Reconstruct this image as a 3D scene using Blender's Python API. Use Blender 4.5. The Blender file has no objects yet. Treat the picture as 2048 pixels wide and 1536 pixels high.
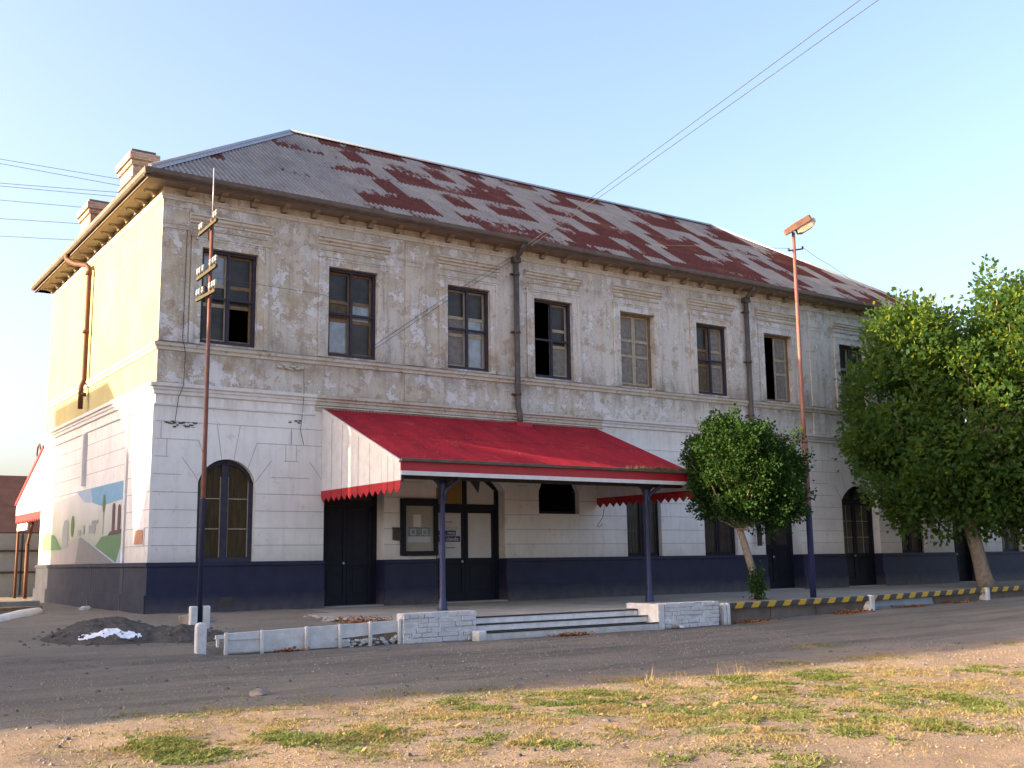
import bpy, math, random
import numpy as np
from mathutils import Vector, Matrix, noise

# ------------------------------------------------------------------ camera, world, sun, exposure
sc = bpy.context.scene
COL = sc.collection
RAD = math.radians
cam_d = bpy.data.cameras.new('camera')
cam_d.sensor_width = 36.0; cam_d.lens = 37.97; cam_d.clip_start = 0.1; cam_d.clip_end = 6000
cam_o = bpy.data.objects.new('camera', cam_d); COL.objects.link(cam_o)
cam_o.matrix_world = Matrix(((0.824541, -0.079393, -0.560205, -7.5996),
                             (-0.565628, -0.140276, -0.812643, -26.3371),
                             (-0.014065, 0.986924, -0.16057, 1.05), (0, 0, 0, 1)))
sc.camera = cam_o

SUN_EL, SUN_PHI = RAD(15.3), RAD(20)          # the sun stands low, towards -X and a little +Y
to_sun = Vector((-math.cos(SUN_PHI) * math.cos(SUN_EL), math.sin(SUN_PHI) * math.cos(SUN_EL), math.sin(SUN_EL)))
world = bpy.data.worlds.new('World'); sc.world = world; world.use_nodes = True
wn = world.node_tree.nodes; wl = world.node_tree.links
sky = wn.new('ShaderNodeTexSky'); sky.sky_type = 'NISHITA'; sky.sun_disc = False
sky.sun_elevation = SUN_EL; sky.sun_rotation = math.atan2(to_sun.x, to_sun.y)
sky.air_density = 1.0; sky.dust_density = 4.5; sky.ozone_density = 2.0
bg = wn['Background']; bg.inputs['Strength'].default_value = 0.15
tint = wn.new('ShaderNodeVectorMath'); tint.operation = 'MULTIPLY'; tint.inputs[1].default_value = (1.09, 0.985, 1.0)
wl.new(sky.outputs['Color'], tint.inputs[0]); wl.new(tint.outputs[0], bg.inputs['Color'])
sun_d = bpy.data.lights.new('sun', 'SUN'); sun_d.energy = 5.0; sun_d.angle = RAD(0.5); sun_d.color = (1.0, 0.77, 0.48)
sun_o = bpy.data.objects.new('sun', sun_d); COL.objects.link(sun_o)
sun_o.rotation_euler = to_sun.to_track_quat('Z', 'Y').to_euler(); sun_o.location = (-40, 20, 40)
sc.view_settings.view_transform = 'Standard'; sc.view_settings.look = 'None'
sc.view_settings.exposure = 1.9; sc.view_settings.gamma = 1.0
sc.view_settings.use_curve_mapping = False

rnd = random.Random(7)
# ------------------------------------------------------------------ materials
class NT:
    def __init__(s, name, rough=0.8, metal=0.0, spec=0.3):
        s.m = bpy.data.materials.new(name); s.m.use_nodes = True
        s.t = s.m.node_tree; s.b = s.t.nodes['Principled BSDF']
        s.b.inputs['Roughness'].default_value = rough; s.b.inputs['Metallic'].default_value = metal
        s.b.inputs['Specular IOR Level'].default_value = spec
        s.pos = s.t.nodes.new('ShaderNodeNewGeometry').outputs['Position']
        s.x = s.sep(s.pos)
    def sep(s, v):
        n = s.t.nodes.new('ShaderNodeSeparateXYZ'); s.t.links.new(v, n.inputs[0]); return n.outputs
    def set(s, inp, v):
        if isinstance(v, (int, float)): inp.default_value = v
        elif isinstance(v, (tuple, list)): inp.default_value = tuple(v) + ((1,) if len(v) == 3 and inp.type == 'RGBA' else ())
        else: s.t.links.new(v, inp)
    def vmul(s, v, k):
        n = s.t.nodes.new('ShaderNodeVectorMath'); n.operation = 'MULTIPLY'; s.set(n.inputs[0], v); n.inputs[1].default_value = k; return n.outputs[0]
    def noise(s, scale, detail=5, rough=0.55, stretch=None, off=None, dist=0.0):
        v = s.pos
        if stretch: v = s.vmul(v, stretch)
        if off:
            a = s.t.nodes.new('ShaderNodeVectorMath'); a.operation = 'ADD'; s.set(a.inputs[0], v); a.inputs[1].default_value = off; v = a.outputs[0]
        n = s.t.nodes.new('ShaderNodeTexNoise'); s.t.links.new(v, n.inputs['Vector'])
        n.inputs['Scale'].default_value = scale; n.inputs['Detail'].default_value = detail
        n.inputs['Roughness'].default_value = rough; n.inputs['Distortion'].default_value = dist
        return n.outputs['Fac']
    def math(s, op, a, b=0.0, c=0.0, clamp=False):
        n = s.t.nodes.new('ShaderNodeMath'); n.operation = op; n.use_clamp = clamp
        s.set(n.inputs[0], a); s.set(n.inputs[1], b); s.set(n.inputs[2], c); return n.outputs[0]
    def rng(s, v, a, b, c=0.0, d=1.0):
        n = s.t.nodes.new('ShaderNodeMapRange'); s.set(n.inputs['Value'], v)
        n.inputs['From Min'].default_value = a; n.inputs['From Max'].default_value = b
        n.inputs['To Min'].default_value = c; n.inputs['To Max'].default_value = d; return n.outputs[0]
    def mix(s, f, a, b, mode='MIX'):
        n = s.t.nodes.new('ShaderNodeMix'); n.data_type = 'RGBA'; n.blend_type = mode
        s.set(n.inputs['Factor'], f); s.set(n.inputs['A'], a); s.set(n.inputs['B'], b)
        return n.outputs['Result']
    def color(s, c): s.set(s.b.inputs['Base Color'], c); return s
    def bump(s, h, strength=0.5, dist=0.02):
        n = s.t.nodes.new('ShaderNodeBump'); s.set(n.inputs['Height'], h)
        n.inputs['Strength'].default_value = strength; n.inputs['Distance'].default_value = dist
        s.t.links.new(n.outputs[0], s.b.inputs['Normal']); return s

def _inp(n, name):
    return n.inputs[name]
# Mix node sockets share names between data types: fetch the RGBA ones
def _mix(s, f, a, b, mode='MIX'):
    n = s.t.nodes.new('ShaderNodeMix'); n.data_type = 'RGBA'; n.blend_type = mode
    s.set(n.inputs[0], f); s.set(n.inputs[6], a); s.set(n.inputs[7], b)
    return n.outputs[2]
NT.mix = _mix

M = {}
def worn(name, c1, c2, scale=3.0, rough=0.75, spec=0.3, metal=0.0, bump=0.25, lo=0.35, hi=0.65, fine=30.0, dark=None):
    n = NT(name, rough, metal, spec)
    a = n.noise(scale, 6, 0.6); f = n.noise(fine, 3, 0.6)
    c = n.mix(n.rng(a, lo, hi), c1, c2)
    c = n.mix(n.rng(f, 0.35, 0.75, 0.0, 0.25), c, dark or tuple(x * 0.55 for x in c1))
    n.color(c); n.bump(n.math('ADD', a, n.math('MULTIPLY', f, 0.5)), bump, 0.01)
    M[name] = n.m; return n

# white painted render of the ground floor: dirt, chips, damp towards the bottom
n = NT('white_paint_wall', 0.8, 0, 0.2)
a = n.noise(1.1, 6, 0.6); b = n.noise(9.0, 6, 0.7); st = n.noise(2.2, 5, 0.6, (2.5, 2.5, 0.25))
c = n.mix(n.rng(a, 0.35, 0.7), (0.76, 0.74, 0.70), (0.66, 0.64, 0.60))
c = n.mix(n.rng(st, 0.5, 0.75, 0, 0.35), c, (0.46, 0.42, 0.38))
c = n.mix(n.rng(b, 0.655, 0.67, 0, 0.75), c, (0.33, 0.29, 0.26))
c = n.mix(n.math('MULTIPLY', n.rng(n.noise(3.0, 6, 0.7, off=(5, 3, 1)), 0.58, 0.64), 0.3), c, (0.42, 0.36, 0.30))
c = n.mix(n.math('MULTIPLY', n.rng(n.math('ADD', n.x[2], n.math('MULTIPLY', n.noise(4, 6, 0.7), 0.9)), 2.1, 1.45), 0.45), c, (0.40, 0.34, 0.28))
c = n.mix(n.math('MULTIPLY', n.rng(n.x[2], 4.6, 5.2), n.rng(n.noise(2.4, 7, 0.7, (2, 2, 0.4), (9, 9, 9)), 0.42, 0.62, 0, 0.5)), c, (0.36, 0.31, 0.26))
f = n.noise(60, 3, 0.6)
n.color(c); n.bump(n.math('ADD', b, n.math('MULTIPLY', f, 0.4)), 0.35, 0.012); M['white_wall'] = n.m

# decayed plaster of the upper floor
n = NT('peeling_plaster', 0.88, 0, 0.15)
big = n.noise(0.45, 5, 0.6, off=(2, 0, 9)); mid = n.noise(1.6, 8, 0.68); fl = n.noise(2.6, 11, 0.72, off=(7, 1, 3)); sp = n.noise(16, 4, 0.7)
xg = n.rng(n.x[0], 2.0, 22.0)
c = n.mix(n.rng(mid, 0.38, 0.66), (0.41, 0.345, 0.25), (0.55, 0.515, 0.43))
c = n.mix(n.rng(n.math('ADD', big, n.math('MULTIPLY', xg, 0.22)), 0.46, 0.66), c, (0.56, 0.54, 0.49))
c = n.mix(n.rng(n.noise(2.1, 9, 0.75, off=(1, 4, 4)), 0.55, 0.58, 0, 0.6), c, (0.33, 0.235, 0.155))
thr = n.math('ADD', fl, n.math('MULTIPLY', n.math('SUBTRACT', n.noise(0.7, 4, 0.6, off=(31, 5, 2)), 0.5), 0.42))
c = n.mix(n.rng(thr, 0.543, 0.553, 0, 0.88), c, (0.63, 0.625, 0.62))
c = n.mix(n.math('MULTIPLY', n.rng(thr, 0.530, 0.543), n.rng(thr, 0.550, 0.545)), c, (0.17, 0.14, 0.12))
c = n.mix(n.rng(n.noise(3.2, 10, 0.75, off=(17, 4, 4)), 0.60, 0.615, 0, 0.6), c, (0.60, 0.59, 0.585))
c = n.mix(n.rng(n.noise(3.0, 6, 0.65, (1.6, 1.6, 0.18), (0, 0, 2)), 0.50, 0.70, 0, 0.55), c, (0.25, 0.22, 0.18))
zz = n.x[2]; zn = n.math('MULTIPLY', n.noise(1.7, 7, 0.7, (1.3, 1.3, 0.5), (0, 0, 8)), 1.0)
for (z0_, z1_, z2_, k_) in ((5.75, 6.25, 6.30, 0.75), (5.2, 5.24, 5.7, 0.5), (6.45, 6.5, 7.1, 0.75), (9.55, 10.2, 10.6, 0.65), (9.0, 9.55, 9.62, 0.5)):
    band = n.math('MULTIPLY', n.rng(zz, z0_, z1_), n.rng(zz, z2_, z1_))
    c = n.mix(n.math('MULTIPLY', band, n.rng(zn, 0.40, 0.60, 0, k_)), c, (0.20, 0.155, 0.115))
c = n.mix(n.rng(sp, 0.66, 0.69, 0, 0.75), c, (0.16, 0.125, 0.10))
c = n.mix(n.rng(n.noise(22, 4, 0.7, off=(3, 3, 3)), 0.62, 0.65, 0, 0.65), c, (0.66, 0.64, 0.61))
c = n.mix(n.rng(n.noise(1.2, 8, 0.7, off=(3, 13, 3)), 0.62, 0.70, 0, 0.5), c, (0.22, 0.20, 0.175))
n.color(c); n.bump(n.math('ADD', n.math('MULTIPLY', thr, 2.0), n.math('MULTIPLY', sp, 0.6)), 0.5, 0.02); M['plaster'] = n.m

# side gable plaster: warm cream, smoother
n = NT('cream_plaster', 0.9, 0, 0.1)
a = n.noise(0.7, 6, 0.6); b = n.noise(2.4, 9, 0.7, off=(2, 2, 2)); st = n.noise(1.4, 5, 0.6, (1.2, 1.2, 0.3))
c = n.mix(n.rng(a, 0.35, 0.65), (0.36, 0.31, 0.15), (0.42, 0.37, 0.19))
c = n.mix(n.rng(st, 0.5, 0.7, 0, 0.4), c, (0.34, 0.32, 0.17))
c = n.mix(n.rng(b, 0.6, 0.64, 0, 0.5), c, (0.26, 0.21, 0.13))
n.color(c); n.bump(b, 0.25, 0.012); M['cream'] = n.m

# mouldings: like the plaster but darker on top
n = NT('old_moulding', 0.88, 0, 0.15)
mid = n.noise(2.0, 8, 0.68); fl = n.noise(6, 9, 0.75); st = n.noise(1.1, 5, 0.6)
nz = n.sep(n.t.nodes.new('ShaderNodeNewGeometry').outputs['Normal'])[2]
c = n.mix(n.rng(mid, 0.38, 0.62), (0.46, 0.41, 0.32), (0.53, 0.505, 0.45))
c = n.mix(n.rng(fl, 0.57, 0.60, 0, 0.7), c, (0.22, 0.18, 0.15))
c = n.mix(n.rng(n.noise(9, 8, 0.7, off=(9, 9, 0)), 0.6, 0.62, 0, 0.7), c, (0.63, 0.61, 0.585))
c = n.mix(n.rng(st, 0.54, 0.64, 0, 0.35), c, (0.30, 0.24, 0.18))
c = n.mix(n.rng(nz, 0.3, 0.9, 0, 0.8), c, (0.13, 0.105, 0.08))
n.color(c); n.bump(fl, 0.5, 0.015); M['moulding'] = n.m

worn('white_trim', (0.70, 0.69, 0.68), (0.60, 0.585, 0.57), 4, 0.7, dark=(0.35, 0.3, 0.26))
worn('joint_line', (0.32, 0.29, 0.28), (0.44, 0.41, 0.40), 5, 0.9)
NAVY = worn('navy_paint', (0.011, 0.0125, 0.038), (0.017, 0.019, 0.050), 2.5, 0.6, 0.35, dark=(0.012, 0.014, 0.032))
def dusty(nt, z0, z1, col, k):
    src = nt.b.inputs['Base Color'].links[0].from_socket
    f = nt.math('MULTIPLY', nt.rng(nt.math('ADD', nt.x[2], nt.math('MULTIPLY', nt.noise(3.5, 6, 0.7), 0.5)), z1 + .25, z0 + .25), nt.rng(nt.noise(7, 5, 0.7), 0.3, 0.7, 0.2, k), clamp=True)
    nt.color(nt.mix(f, src, col))
dusty(NAVY, -0.15, 0.30, (0.16, 0.135, 0.11), 0.75)
worn('navy_door', (0.006, 0.007, 0.014), (0.010, 0.011, 0.020), 3, 0.6, 0.25)
worn('blue_frame', (0.022, 0.023, 0.052), (0.045, 0.04, 0.05), 6, 0.65, 0.25, dark=(0.05, 0.04, 0.04))
worn('blue_post', (0.022, 0.028, 0.085), (0.032, 0.04, 0.10), 6, 0.45, 0.5, dark=(0.02, 0.022, 0.05))
worn('grey_plinth', (0.022, 0.026, 0.046), (0.042, 0.045, 0.058), 2.0, 0.85, dark=(0.02, 0.02, 0.03))
worn('dark_timber', (0.030, 0.026, 0.022), (0.055, 0.045, 0.035), 5, 0.8)
worn('gutter_iron', (0.085, 0.062, 0.045), (0.13, 0.10, 0.08), 3, 0.6, 0.4, dark=(0.03, 0.025, 0.02))
worn('pipe_iron', (0.075, 0.062, 0.055), (0.12, 0.105, 0.095), 3, 0.65, 0.3, dark=(0.03, 0.028, 0.025))
worn('rust_pipe', (0.14, 0.055, 0.028), (0.10, 0.042, 0.025), 4, 0.7, 0.3)
worn('fascia_wood', (0.40, 0.25, 0.15), (0.46, 0.33, 0.22), 4, 0.8, dark=(0.15, 0.09, 0.06))
worn('soffit', (0.26, 0.21, 0.155), (0.32, 0.265, 0.20), 3, 0.9, dark=(0.12, 0.09, 0.07))
worn('red_trim', (0.42, 0.015, 0.022), (0.33, 0.012, 0.02), 3, 0.5, 0.4, dark=(0.16, 0.01, 0.012))
worn('terracotta', (0.46, 0.22, 0.13), (0.52, 0.27, 0.17), 9, 0.8)
worn('concrete', (0.27, 0.25, 0.225), (0.35, 0.325, 0.29), 2, 0.9, bump=0.5, dark=(0.13, 0.12, 0.11))
worn('kerb_stone', (0.13, 0.105, 0.09), (0.20, 0.165, 0.14), 2, 0.9, bump=0.5)
WW = worn('whitewash', (0.66, 0.65, 0.63), (0.52, 0.50, 0.475), 5, 0.85, bump=0.6, dark=(0.3, 0.27, 0.24))
n = NT('painted_brick', 0.9, 0, 0.15)
a = n.noise(3, 7, 0.65); b = n.noise(7, 8, 0.75)
c = n.mix(n.rng(a, 0.35, 0.65), (0.66, 0.65, 0.65), (0.54, 0.53, 0.52))
c = n.mix(n.rng(b, 0.615, 0.63, 0, 0.9), c, (0.13, 0.085, 0.06)); c = n.mix(n.rng(n.noise(2, 6, 0.7, (1, 1, 3), (4, 0, 1)), 0.56, 0.64, 0, 0.5), c, (0.34, 0.29, 0.25))
n.color(c); n.bump(n.math('ADD', a, b), 1.0, 0.05); M['painted_brick'] = n.m
dusty(WW, -0.6, -0.42, (0.22, 0.18, 0.14), 0.8)
worn('lime', (0.80, 0.80, 0.83), (0.70, 0.70, 0.74), 14, 0.9, bump=0.8)
worn('grey_wood', (0.33, 0.29, 0.21), (0.42, 0.37, 0.28), 9, 0.85, bump=0.4, dark=(0.10, 0.08, 0.06))
worn('brown_wood', (0.17, 0.11, 0.06), (0.24, 0.17, 0.10), 7, 0.8, bump=0.4, dark=(0.05, 0.035, 0.02))
worn('grey_panel', (0.17, 0.16, 0.145), (0.26, 0.245, 0.22), 9, 0.9, bump=0.4, dark=(0.06, 0.05, 0.04))
worn('brown_panel', (0.09, 0.065, 0.04), (0.15, 0.115, 0.075), 7, 0.85, bump=0.4, dark=(0.03, 0.02, 0.015))
worn('olive_wood', (0.05, 0.042, 0.018), (0.075, 0.058, 0.025), 9, 0.85, dark=(0.04, 0.03, 0.02))
worn('porcelain', (0.40, 0.39, 0.37), (0.28, 0.27, 0.25), 20, 0.3, 0.5)
worn('iron_dark', (0.05, 0.04, 0.035), (0.08, 0.06, 0.05), 10, 0.6)
worn('galvanised', (0.42, 0.42, 0.43), (0.33, 0.33, 0.345), 6, 0.45, 0.4, 0.3)
worn('bark', (0.17, 0.135, 0.10), (0.27, 0.225, 0.17), 7, 0.9, bump=0.9, dark=(0.06, 0.05, 0.035))
worn('paper', (0.60, 0.58, 0.55), (0.54, 0.52, 0.49), 2, 0.8, bump=0.1)
worn('board_beige', (0.30, 0.28, 0.23), (0.34, 0.315, 0.26), 2, 0.8, bump=0.1)
worn('poster_blue', (0.03, 0.04, 0.13), (0.04, 0.05, 0.15), 4, 0.7, bump=0.05)
worn('ochre', (0.30, 0.19, 0.04), (0.26, 0.16, 0.04), 4, 0.7, bump=0.05)
worn('ink', (0.05, 0.05, 0.06), (0.07, 0.07, 0.08), 4, 0.8, bump=0.05)
worn('photo_print', (0.08, 0.11, 0.13), (0.28, 0.32, 0.33), 22, 0.5, bump=0.02)
worn('snow_print', (0.5, 0.5, 0.5), (0.36, 0.37, 0.38), 26, 0.5, bump=0.02)
worn('shaded_rust', (0.07, 0.028, 0.02), (0.11, 0.045, 0.03), 1.2, 0.9, dark=(0.03, 0.015, 0.01))  # rust darkened in colour for the shaded roof slope of the far shed
worn('dark_rock', (0.10, 0.09, 0.08), (0.16, 0.14, 0.125), 5, 0.95, bump=0.7)
worn('tan_rock', (0.30, 0.25, 0.20), (0.22, 0.18, 0.15), 7, 0.95, bump=0.7)
worn('orange_leaf', (0.34, 0.12, 0.03), (0.22, 0.08, 0.03), 20, 0.8, bump=0.1)
worn('tan_leaf', (0.40, 0.20, 0.09), (0.28, 0.13, 0.055), 20, 0.8, bump=0.1)
worn('wire_black', (0.045, 0.045, 0.05), (0.06, 0.06, 0.06), 5, 0.6)
worn('blue_sheet', (0.20, 0.23, 0.26), (0.27, 0.30, 0.32), 3, 0.5, 0.4)
worn('old_shed_wall', (0.10, 0.085, 0.06), (0.14, 0.12, 0.09), 1.5, 0.9)
worn('shade_block_wall', (0.40, 0.34, 0.28), (0.34, 0.28, 0.22), 1.5, 0.9)
worn('sign_blue', (0.16, 0.18, 0.42), (0.20, 0.22, 0.48), 6, 0.5)
worn('lamp_orange', (0.25, 0.13, 0.085), (0.19, 0.10, 0.07), 5, 0.6, 0.35)
worn('lamp_lens', (0.42, 0.36, 0.24), (0.34, 0.29, 0.20), 7, 0.35, 0.5)
for k, c in dict(mural_sky=(0.18, 0.33, 0.46), mural_haze=(0.44, 0.46, 0.36), mural_road=(0.22, 0.21, 0.20), mural_path=(0.34, 0.31, 0.30), mural_green=(0.13, 0.22, 0.12),
                 mural_tower=(0.13, 0.08, 0.09), mural_blue=(0.33, 0.40, 0.50), mural_cypress=(0.13, 0.19, 0.09), mural_grey=(0.27, 0.29, 0.28), mural_pink=(0.46, 0.38, 0.32)).items():
    worn(k, c, tuple(x * 1.12 for x in c), 3.5, 0.85, 0.15, bump=0.1, dark=tuple(x * .8 for x in c))

n = NT('mural_haze_fade', 0.85, 0, 0.15)
c = n.mix(n.rng(n.math('ADD', n.x[2], n.math('MULTIPLY', n.math('SUBTRACT', n.noise(0.8, 5, 0.6), 0.5), 1.6)), 3.1, 1.5), (0.60, 0.59, 0.565), (0.33, 0.35, 0.27)); n.color(c); M['mural_haze'] = n.m
# door and window glass
n = NT('dusty_glass', 0.35, 0, 0.35)
a = n.noise(2.5, 6, 0.6)
n.color(n.mix(n.rng(a, 0.35, 0.65), (0.012, 0.011, 0.010), (0.045, 0.038, 0.030)))
M['dusty_glass'] = n.m
n = NT('pale_reflection_glass', 0.12, 0, 0.8)
n.color(n.mix(n.rng(n.noise(3, 5, 0.6), 0.35, 0.65), (0.25, 0.27, 0.29), (0.15, 0.15, 0.155))); M['pale_reflection_glass'] = n.m  # pale base colour stands in for reflections in the panes
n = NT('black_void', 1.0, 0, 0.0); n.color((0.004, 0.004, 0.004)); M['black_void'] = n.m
n = NT('brown_blind', 0.8, 0, 0.2)
s1 = n.noise(9, 4, 0.6, (3, 3, 0.2)); n.color(n.mix(n.rng(s1, 0.35, 0.65), (0.030, 0.022, 0.010), (0.070, 0.050, 0.022))); M['brown_blind'] = n.m

# corrugated iron of the main roof: sheets, some rusted through their zinc, more to the right
def sheet_roof(name, axis_u, axis_v, grad=True):
    n = NT(name, 0.85, 0.0, 0.12)
    u = n.x[axis_u]; v = n.x[axis_v]
    row = n.math('FLOOR', n.math('DIVIDE', v, 1.38))
    uu = n.math('ADD', n.math('DIVIDE', u, 0.82), n.math('MULTIPLY', row, 0.43))
    col = n.math('FLOOR', uu)
    cb = n.t.nodes.new('ShaderNodeCombineXYZ'); n.set(cb.inputs[0], col); n.set(cb.inputs[1], row)
    wnz = n.t.nodes.new('ShaderNodeTexWhiteNoise'); wnz.noise_dimensions = '3D'; n.t.links.new(cb.outputs[0], wnz.inputs['Vector'])
    r = wnz.outputs['Value']
    ragged = n.noise(3.2, 9, 0.78, (1.7, 0.55, 0.55) if axis_u == 0 else (0.55, 1.7, 0.55))
    fr = n.math('FRACT', n.math('DIVIDE', v, 1.38))
    sc_ = n.math('ADD', r, n.math('MULTIPLY', n.math('SUBTRACT', ragged, 0.5), 0.80))
    sc_ = n.math('ADD', sc_, n.math('MULTIPLY', n.math('SUBTRACT', 0.5, fr), 0.30))
    if grad:
        g = n.rng(n.math('ADD', u, n.math('MULTIPLY', v, -0.35)), 4.2, 7.0, 0.0, 1.0)
        thr = n.math('SUBTRACT', 0.87, n.math('MULTIPLY', g, 0.41))
    else:
        thr = 0.62
    m_ = n.math('SUBTRACT', sc_, thr)
    z = n.mix(n.rng(n.noise(1.1, 6, 0.6), 0.35, 0.65), (0.170, 0.166, 0.165), (0.228, 0.222, 0.216))
    z = n.mix(n.rng(wnz.outputs['Color'] if False else r, 0.0, 1.0, 0, 0.25), z, (0.12, 0.115, 0.115))
    z = n.mix(n.rng(n.noise(4, 8, 0.75, off=(4, 4, 4)), 0.56, 0.62, 0, 0.55), z, (0.19, 0.12, 0.085))
    rust = n.mix(n.rng(n.noise(5, 5, 0.6), 0.35, 0.65), (0.060, 0.018, 0.016), (0.088, 0.027, 0.023))
    rust = n.mix(n.rng(n.noise(0.8, 3, 0.5, off=(8, 8, 8)), 0.58, 0.68, 0, 0.4), rust, (0.14, 0.065, 0.042))
    z = n.mix(n.math('MULTIPLY', n.rng(n.noise(2.0, 6, 0.7, (3.0, 0.35, 1.0), (0, 5, 0)), 0.5, 0.68), 0.5), z, (0.13, 0.085, 0.07))
    c = n.mix(n.rng(m_, -0.012, 0.015), z, rust)
    seam = n.math('LESS_THAN', fr, 0.02)
    c = n.mix(n.math('MULTIPLY', seam, 0.6), c, (0.10, 0.09, 0.09))
    n.color(c); n.bump(n.noise(30, 3, 0.5), 0.15, 0.01); M[name] = n.m
sheet_roof('rusty_iron_front', 0, 1)
sheet_roof('rusty_iron_side', 1, 0, False)
sheet_roof('far_rust_roof', 0, 1, False)
n = NT('red_iron', 0.75, 0.0, 0.15)
c = n.mix(n.rng(n.noise(0.8, 6, 0.6), 0.35, 0.65), (0.25, 0.013, 0.022), (0.32, 0.017, 0.028))
c = n.mix(n.rng(n.noise(1.5, 6, 0.65, (1.6, 0.25, 1)), 0.46, 0.68, 0, 0.7), c, (0.14, 0.012, 0.018))
c = n.mix(n.rng(n.noise(2.2, 7, 0.7, off=(6, 2, 2)), 0.57, 0.66, 0, 0.35), c, (0.36, 0.10, 0.09))
c = n.mix(n.math('MULTIPLY', n.math('COMPARE', n.x[1], -2.25, 0.018), n.rng(n.noise(6, 5, 0.7), 0.35, 0.5)), c, (0.04, 0.008, 0.01))
c = n.mix(n.rng(n.noise(7, 7, 0.7), 0.56, 0.66, 0, 0.5), c, (0.13, 0.015, 0.018))
c = n.mix(n.rng(n.noise(14, 3, 0.5, off=(3, 1, 2)), 0.735, 0.745, 0, 0.8), c, (0.5, 0.35, 0.3))
n.color(c); n.bump(n.noise(30, 3, 0.5), 0.1, 0.01); M['red_iron'] = n.m

# brick of chimneys
def brick(name, c1, c2, mortar, scale, bump, proj='xz'):
    n = NT(name, 0.9, 0, 0.2)
    cb = n.t.nodes.new('ShaderNodeCombineXYZ')
    n.set(cb.inputs[0], n.math('ADD', n.x[0], n.x[1])); n.set(cb.inputs[1], n.x[2])
    bt = n.t.nodes.new('ShaderNodeTexBrick'); n.t.links.new(cb.outputs[0], bt.inputs['Vector'])
    bt.inputs['Scale'].default_value = scale; bt.inputs['Mortar Size'].default_value = 0.018
    bt.inputs['Brick Width'].default_value = 0.5; bt.inputs['Row Height'].default_value = 0.16
    bt.inputs['Color1'].default_value = c1 + (1,); bt.inputs['Color2'].default_value = c2 + (1,); bt.inputs['Mortar'].default_value = mortar + (1,)
    c = n.mix(n.rng(n.noise(6, 6, 0.7), 0.52, 0.62, 0, 0.5), bt.outputs['Color'], tuple(x * 0.45 for x in c1))
    n.color(c)
    n.bump(n.math('ADD', n.math('MULTIPLY', bt.outputs['Fac'], -1.0), n.noise(12, 5, 0.7)), bump, 0.02); M[name] = n.m
brick('chimney_brick', (0.30, 0.20, 0.15), (0.38, 0.28, 0.21), (0.45, 0.40, 0.33), 2.0, 0.5)
brick('white_brick', (0.66, 0.645, 0.64), (0.60, 0.585, 0.58), (0.28, 0.24, 0.21), 1.7, 1.0)
brick('shade_block_brick', (0.30, 0.16, 0.11), (0.36, 0.21, 0.15), (0.4, 0.37, 0.32), 2.0, 0.4)

# barrier rail: slanting black and yellow bands
n = NT('hazard_paint', 0.55, 0, 0.35)
ph = n.math('FRACT', n.math('DIVIDE', n.math('ADD', n.x[0], n.math('MULTIPLY', n.x[2], -0.9)), 0.57))
k = n.math('GREATER_THAN', n.math('ADD', ph, n.math('MULTIPLY', n.noise(9, 4, 0.6), 0.06)), 0.56)
c = n.mix(k, (0.045, 0.043, 0.04), (0.50, 0.30, 0.02))
c = n.mix(n.rng(n.noise(15, 6, 0.7), 0.58, 0.64, 0, 0.6), c, (0.16, 0.10, 0.06))
n.color(c); M['hazard'] = n.m

# red rusty telegraph post / lamp post (blue foot is painted up to a height)
def post_mat(name, top1, top2, foot, zsplit):
    n = NT(name, 0.6, 0, 0.35)
    a = n.noise(5, 6, 0.65)
    c = n.mix(n.rng(a, 0.35, 0.65), top1, top2)
    c = n.mix(n.rng(n.noise(3, 6, 0.7, (1, 1, 0.4)), 0.55, 0.62, 0, 0.5), c, (0.13, 0.06, 0.045))
    k = n.math('LESS_THAN', n.math('ADD', n.x[2], n.math('MULTIPLY', a, 0.12)), zsplit)
    n.color(n.mix(k, c, foot)); M[name] = n.m
post_mat('telegraph_iron', (0.17, 0.062, 0.038), (0.11, 0.042, 0.03), (0.018, 0.022, 0.06), 2.4)
post_mat('lamp_post_paint', (0.22, 0.095, 0.07), (0.17, 0.075, 0.06), (0.03, 0.035, 0.11), 2.5)

# leaves
def leaf(name, c1, c2, trans, scale=1.2):
    n = NT(name, 0.6, 0, 0.12)
    c = n.mix(n.rng(n.noise(scale, 3, 0.6), 0.35, 0.65), c1, c2)
    c = n.mix(n.rng(n.noise(11, 2, 0.6), 0.45, 0.7, 0, 0.6), c, tuple(x * 1.5 for x in c2))
    n.color(c)
    tr = n.t.nodes.new('ShaderNodeBsdfTranslucent'); n.set(tr.inputs['Color'], n.mix(0.0, c, c))
    tr.inputs['Color'].default_value = trans + (1,)
    for l in list(tr.inputs['Color'].links): n.t.links.remove(l)
    mx = n.t.nodes.new('ShaderNodeMixShader'); mx.inputs[0].default_value = 0.29 if name == 'plane_leaf' else 0.30
    out = n.t.nodes['Material Output']
    n.t.links.new(n.b.outputs[0], mx.inputs[1]); n.t.links.new(tr.outputs[0], mx.inputs[2]); n.t.links.new(mx.outputs[0], out.inputs['Surface'])
    M[name] = n.m
leaf('plane_leaf', (0.014, 0.042, 0.012), (0.030, 0.064, 0.016), (0.46, 0.60, 0.07))
leaf('privet_leaf', (0.017, 0.047, 0.010), (0.033, 0.074, 0.015), (0.04, 0.08, 0.01))
leaf('weed_leaf', (0.095, 0.13, 0.035), (0.17, 0.19, 0.06), (0.16, 0.19, 0.04), 3)
leaf('dry_grass', (0.32, 0.24, 0.11), (0.26, 0.21, 0.09), (0.26, 0.2, 0.09), 3)
leaf('roof_moss', (0.07, 0.09, 0.03), (0.09, 0.11, 0.04), (0.08, 0.1, 0.03), 3)

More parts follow.
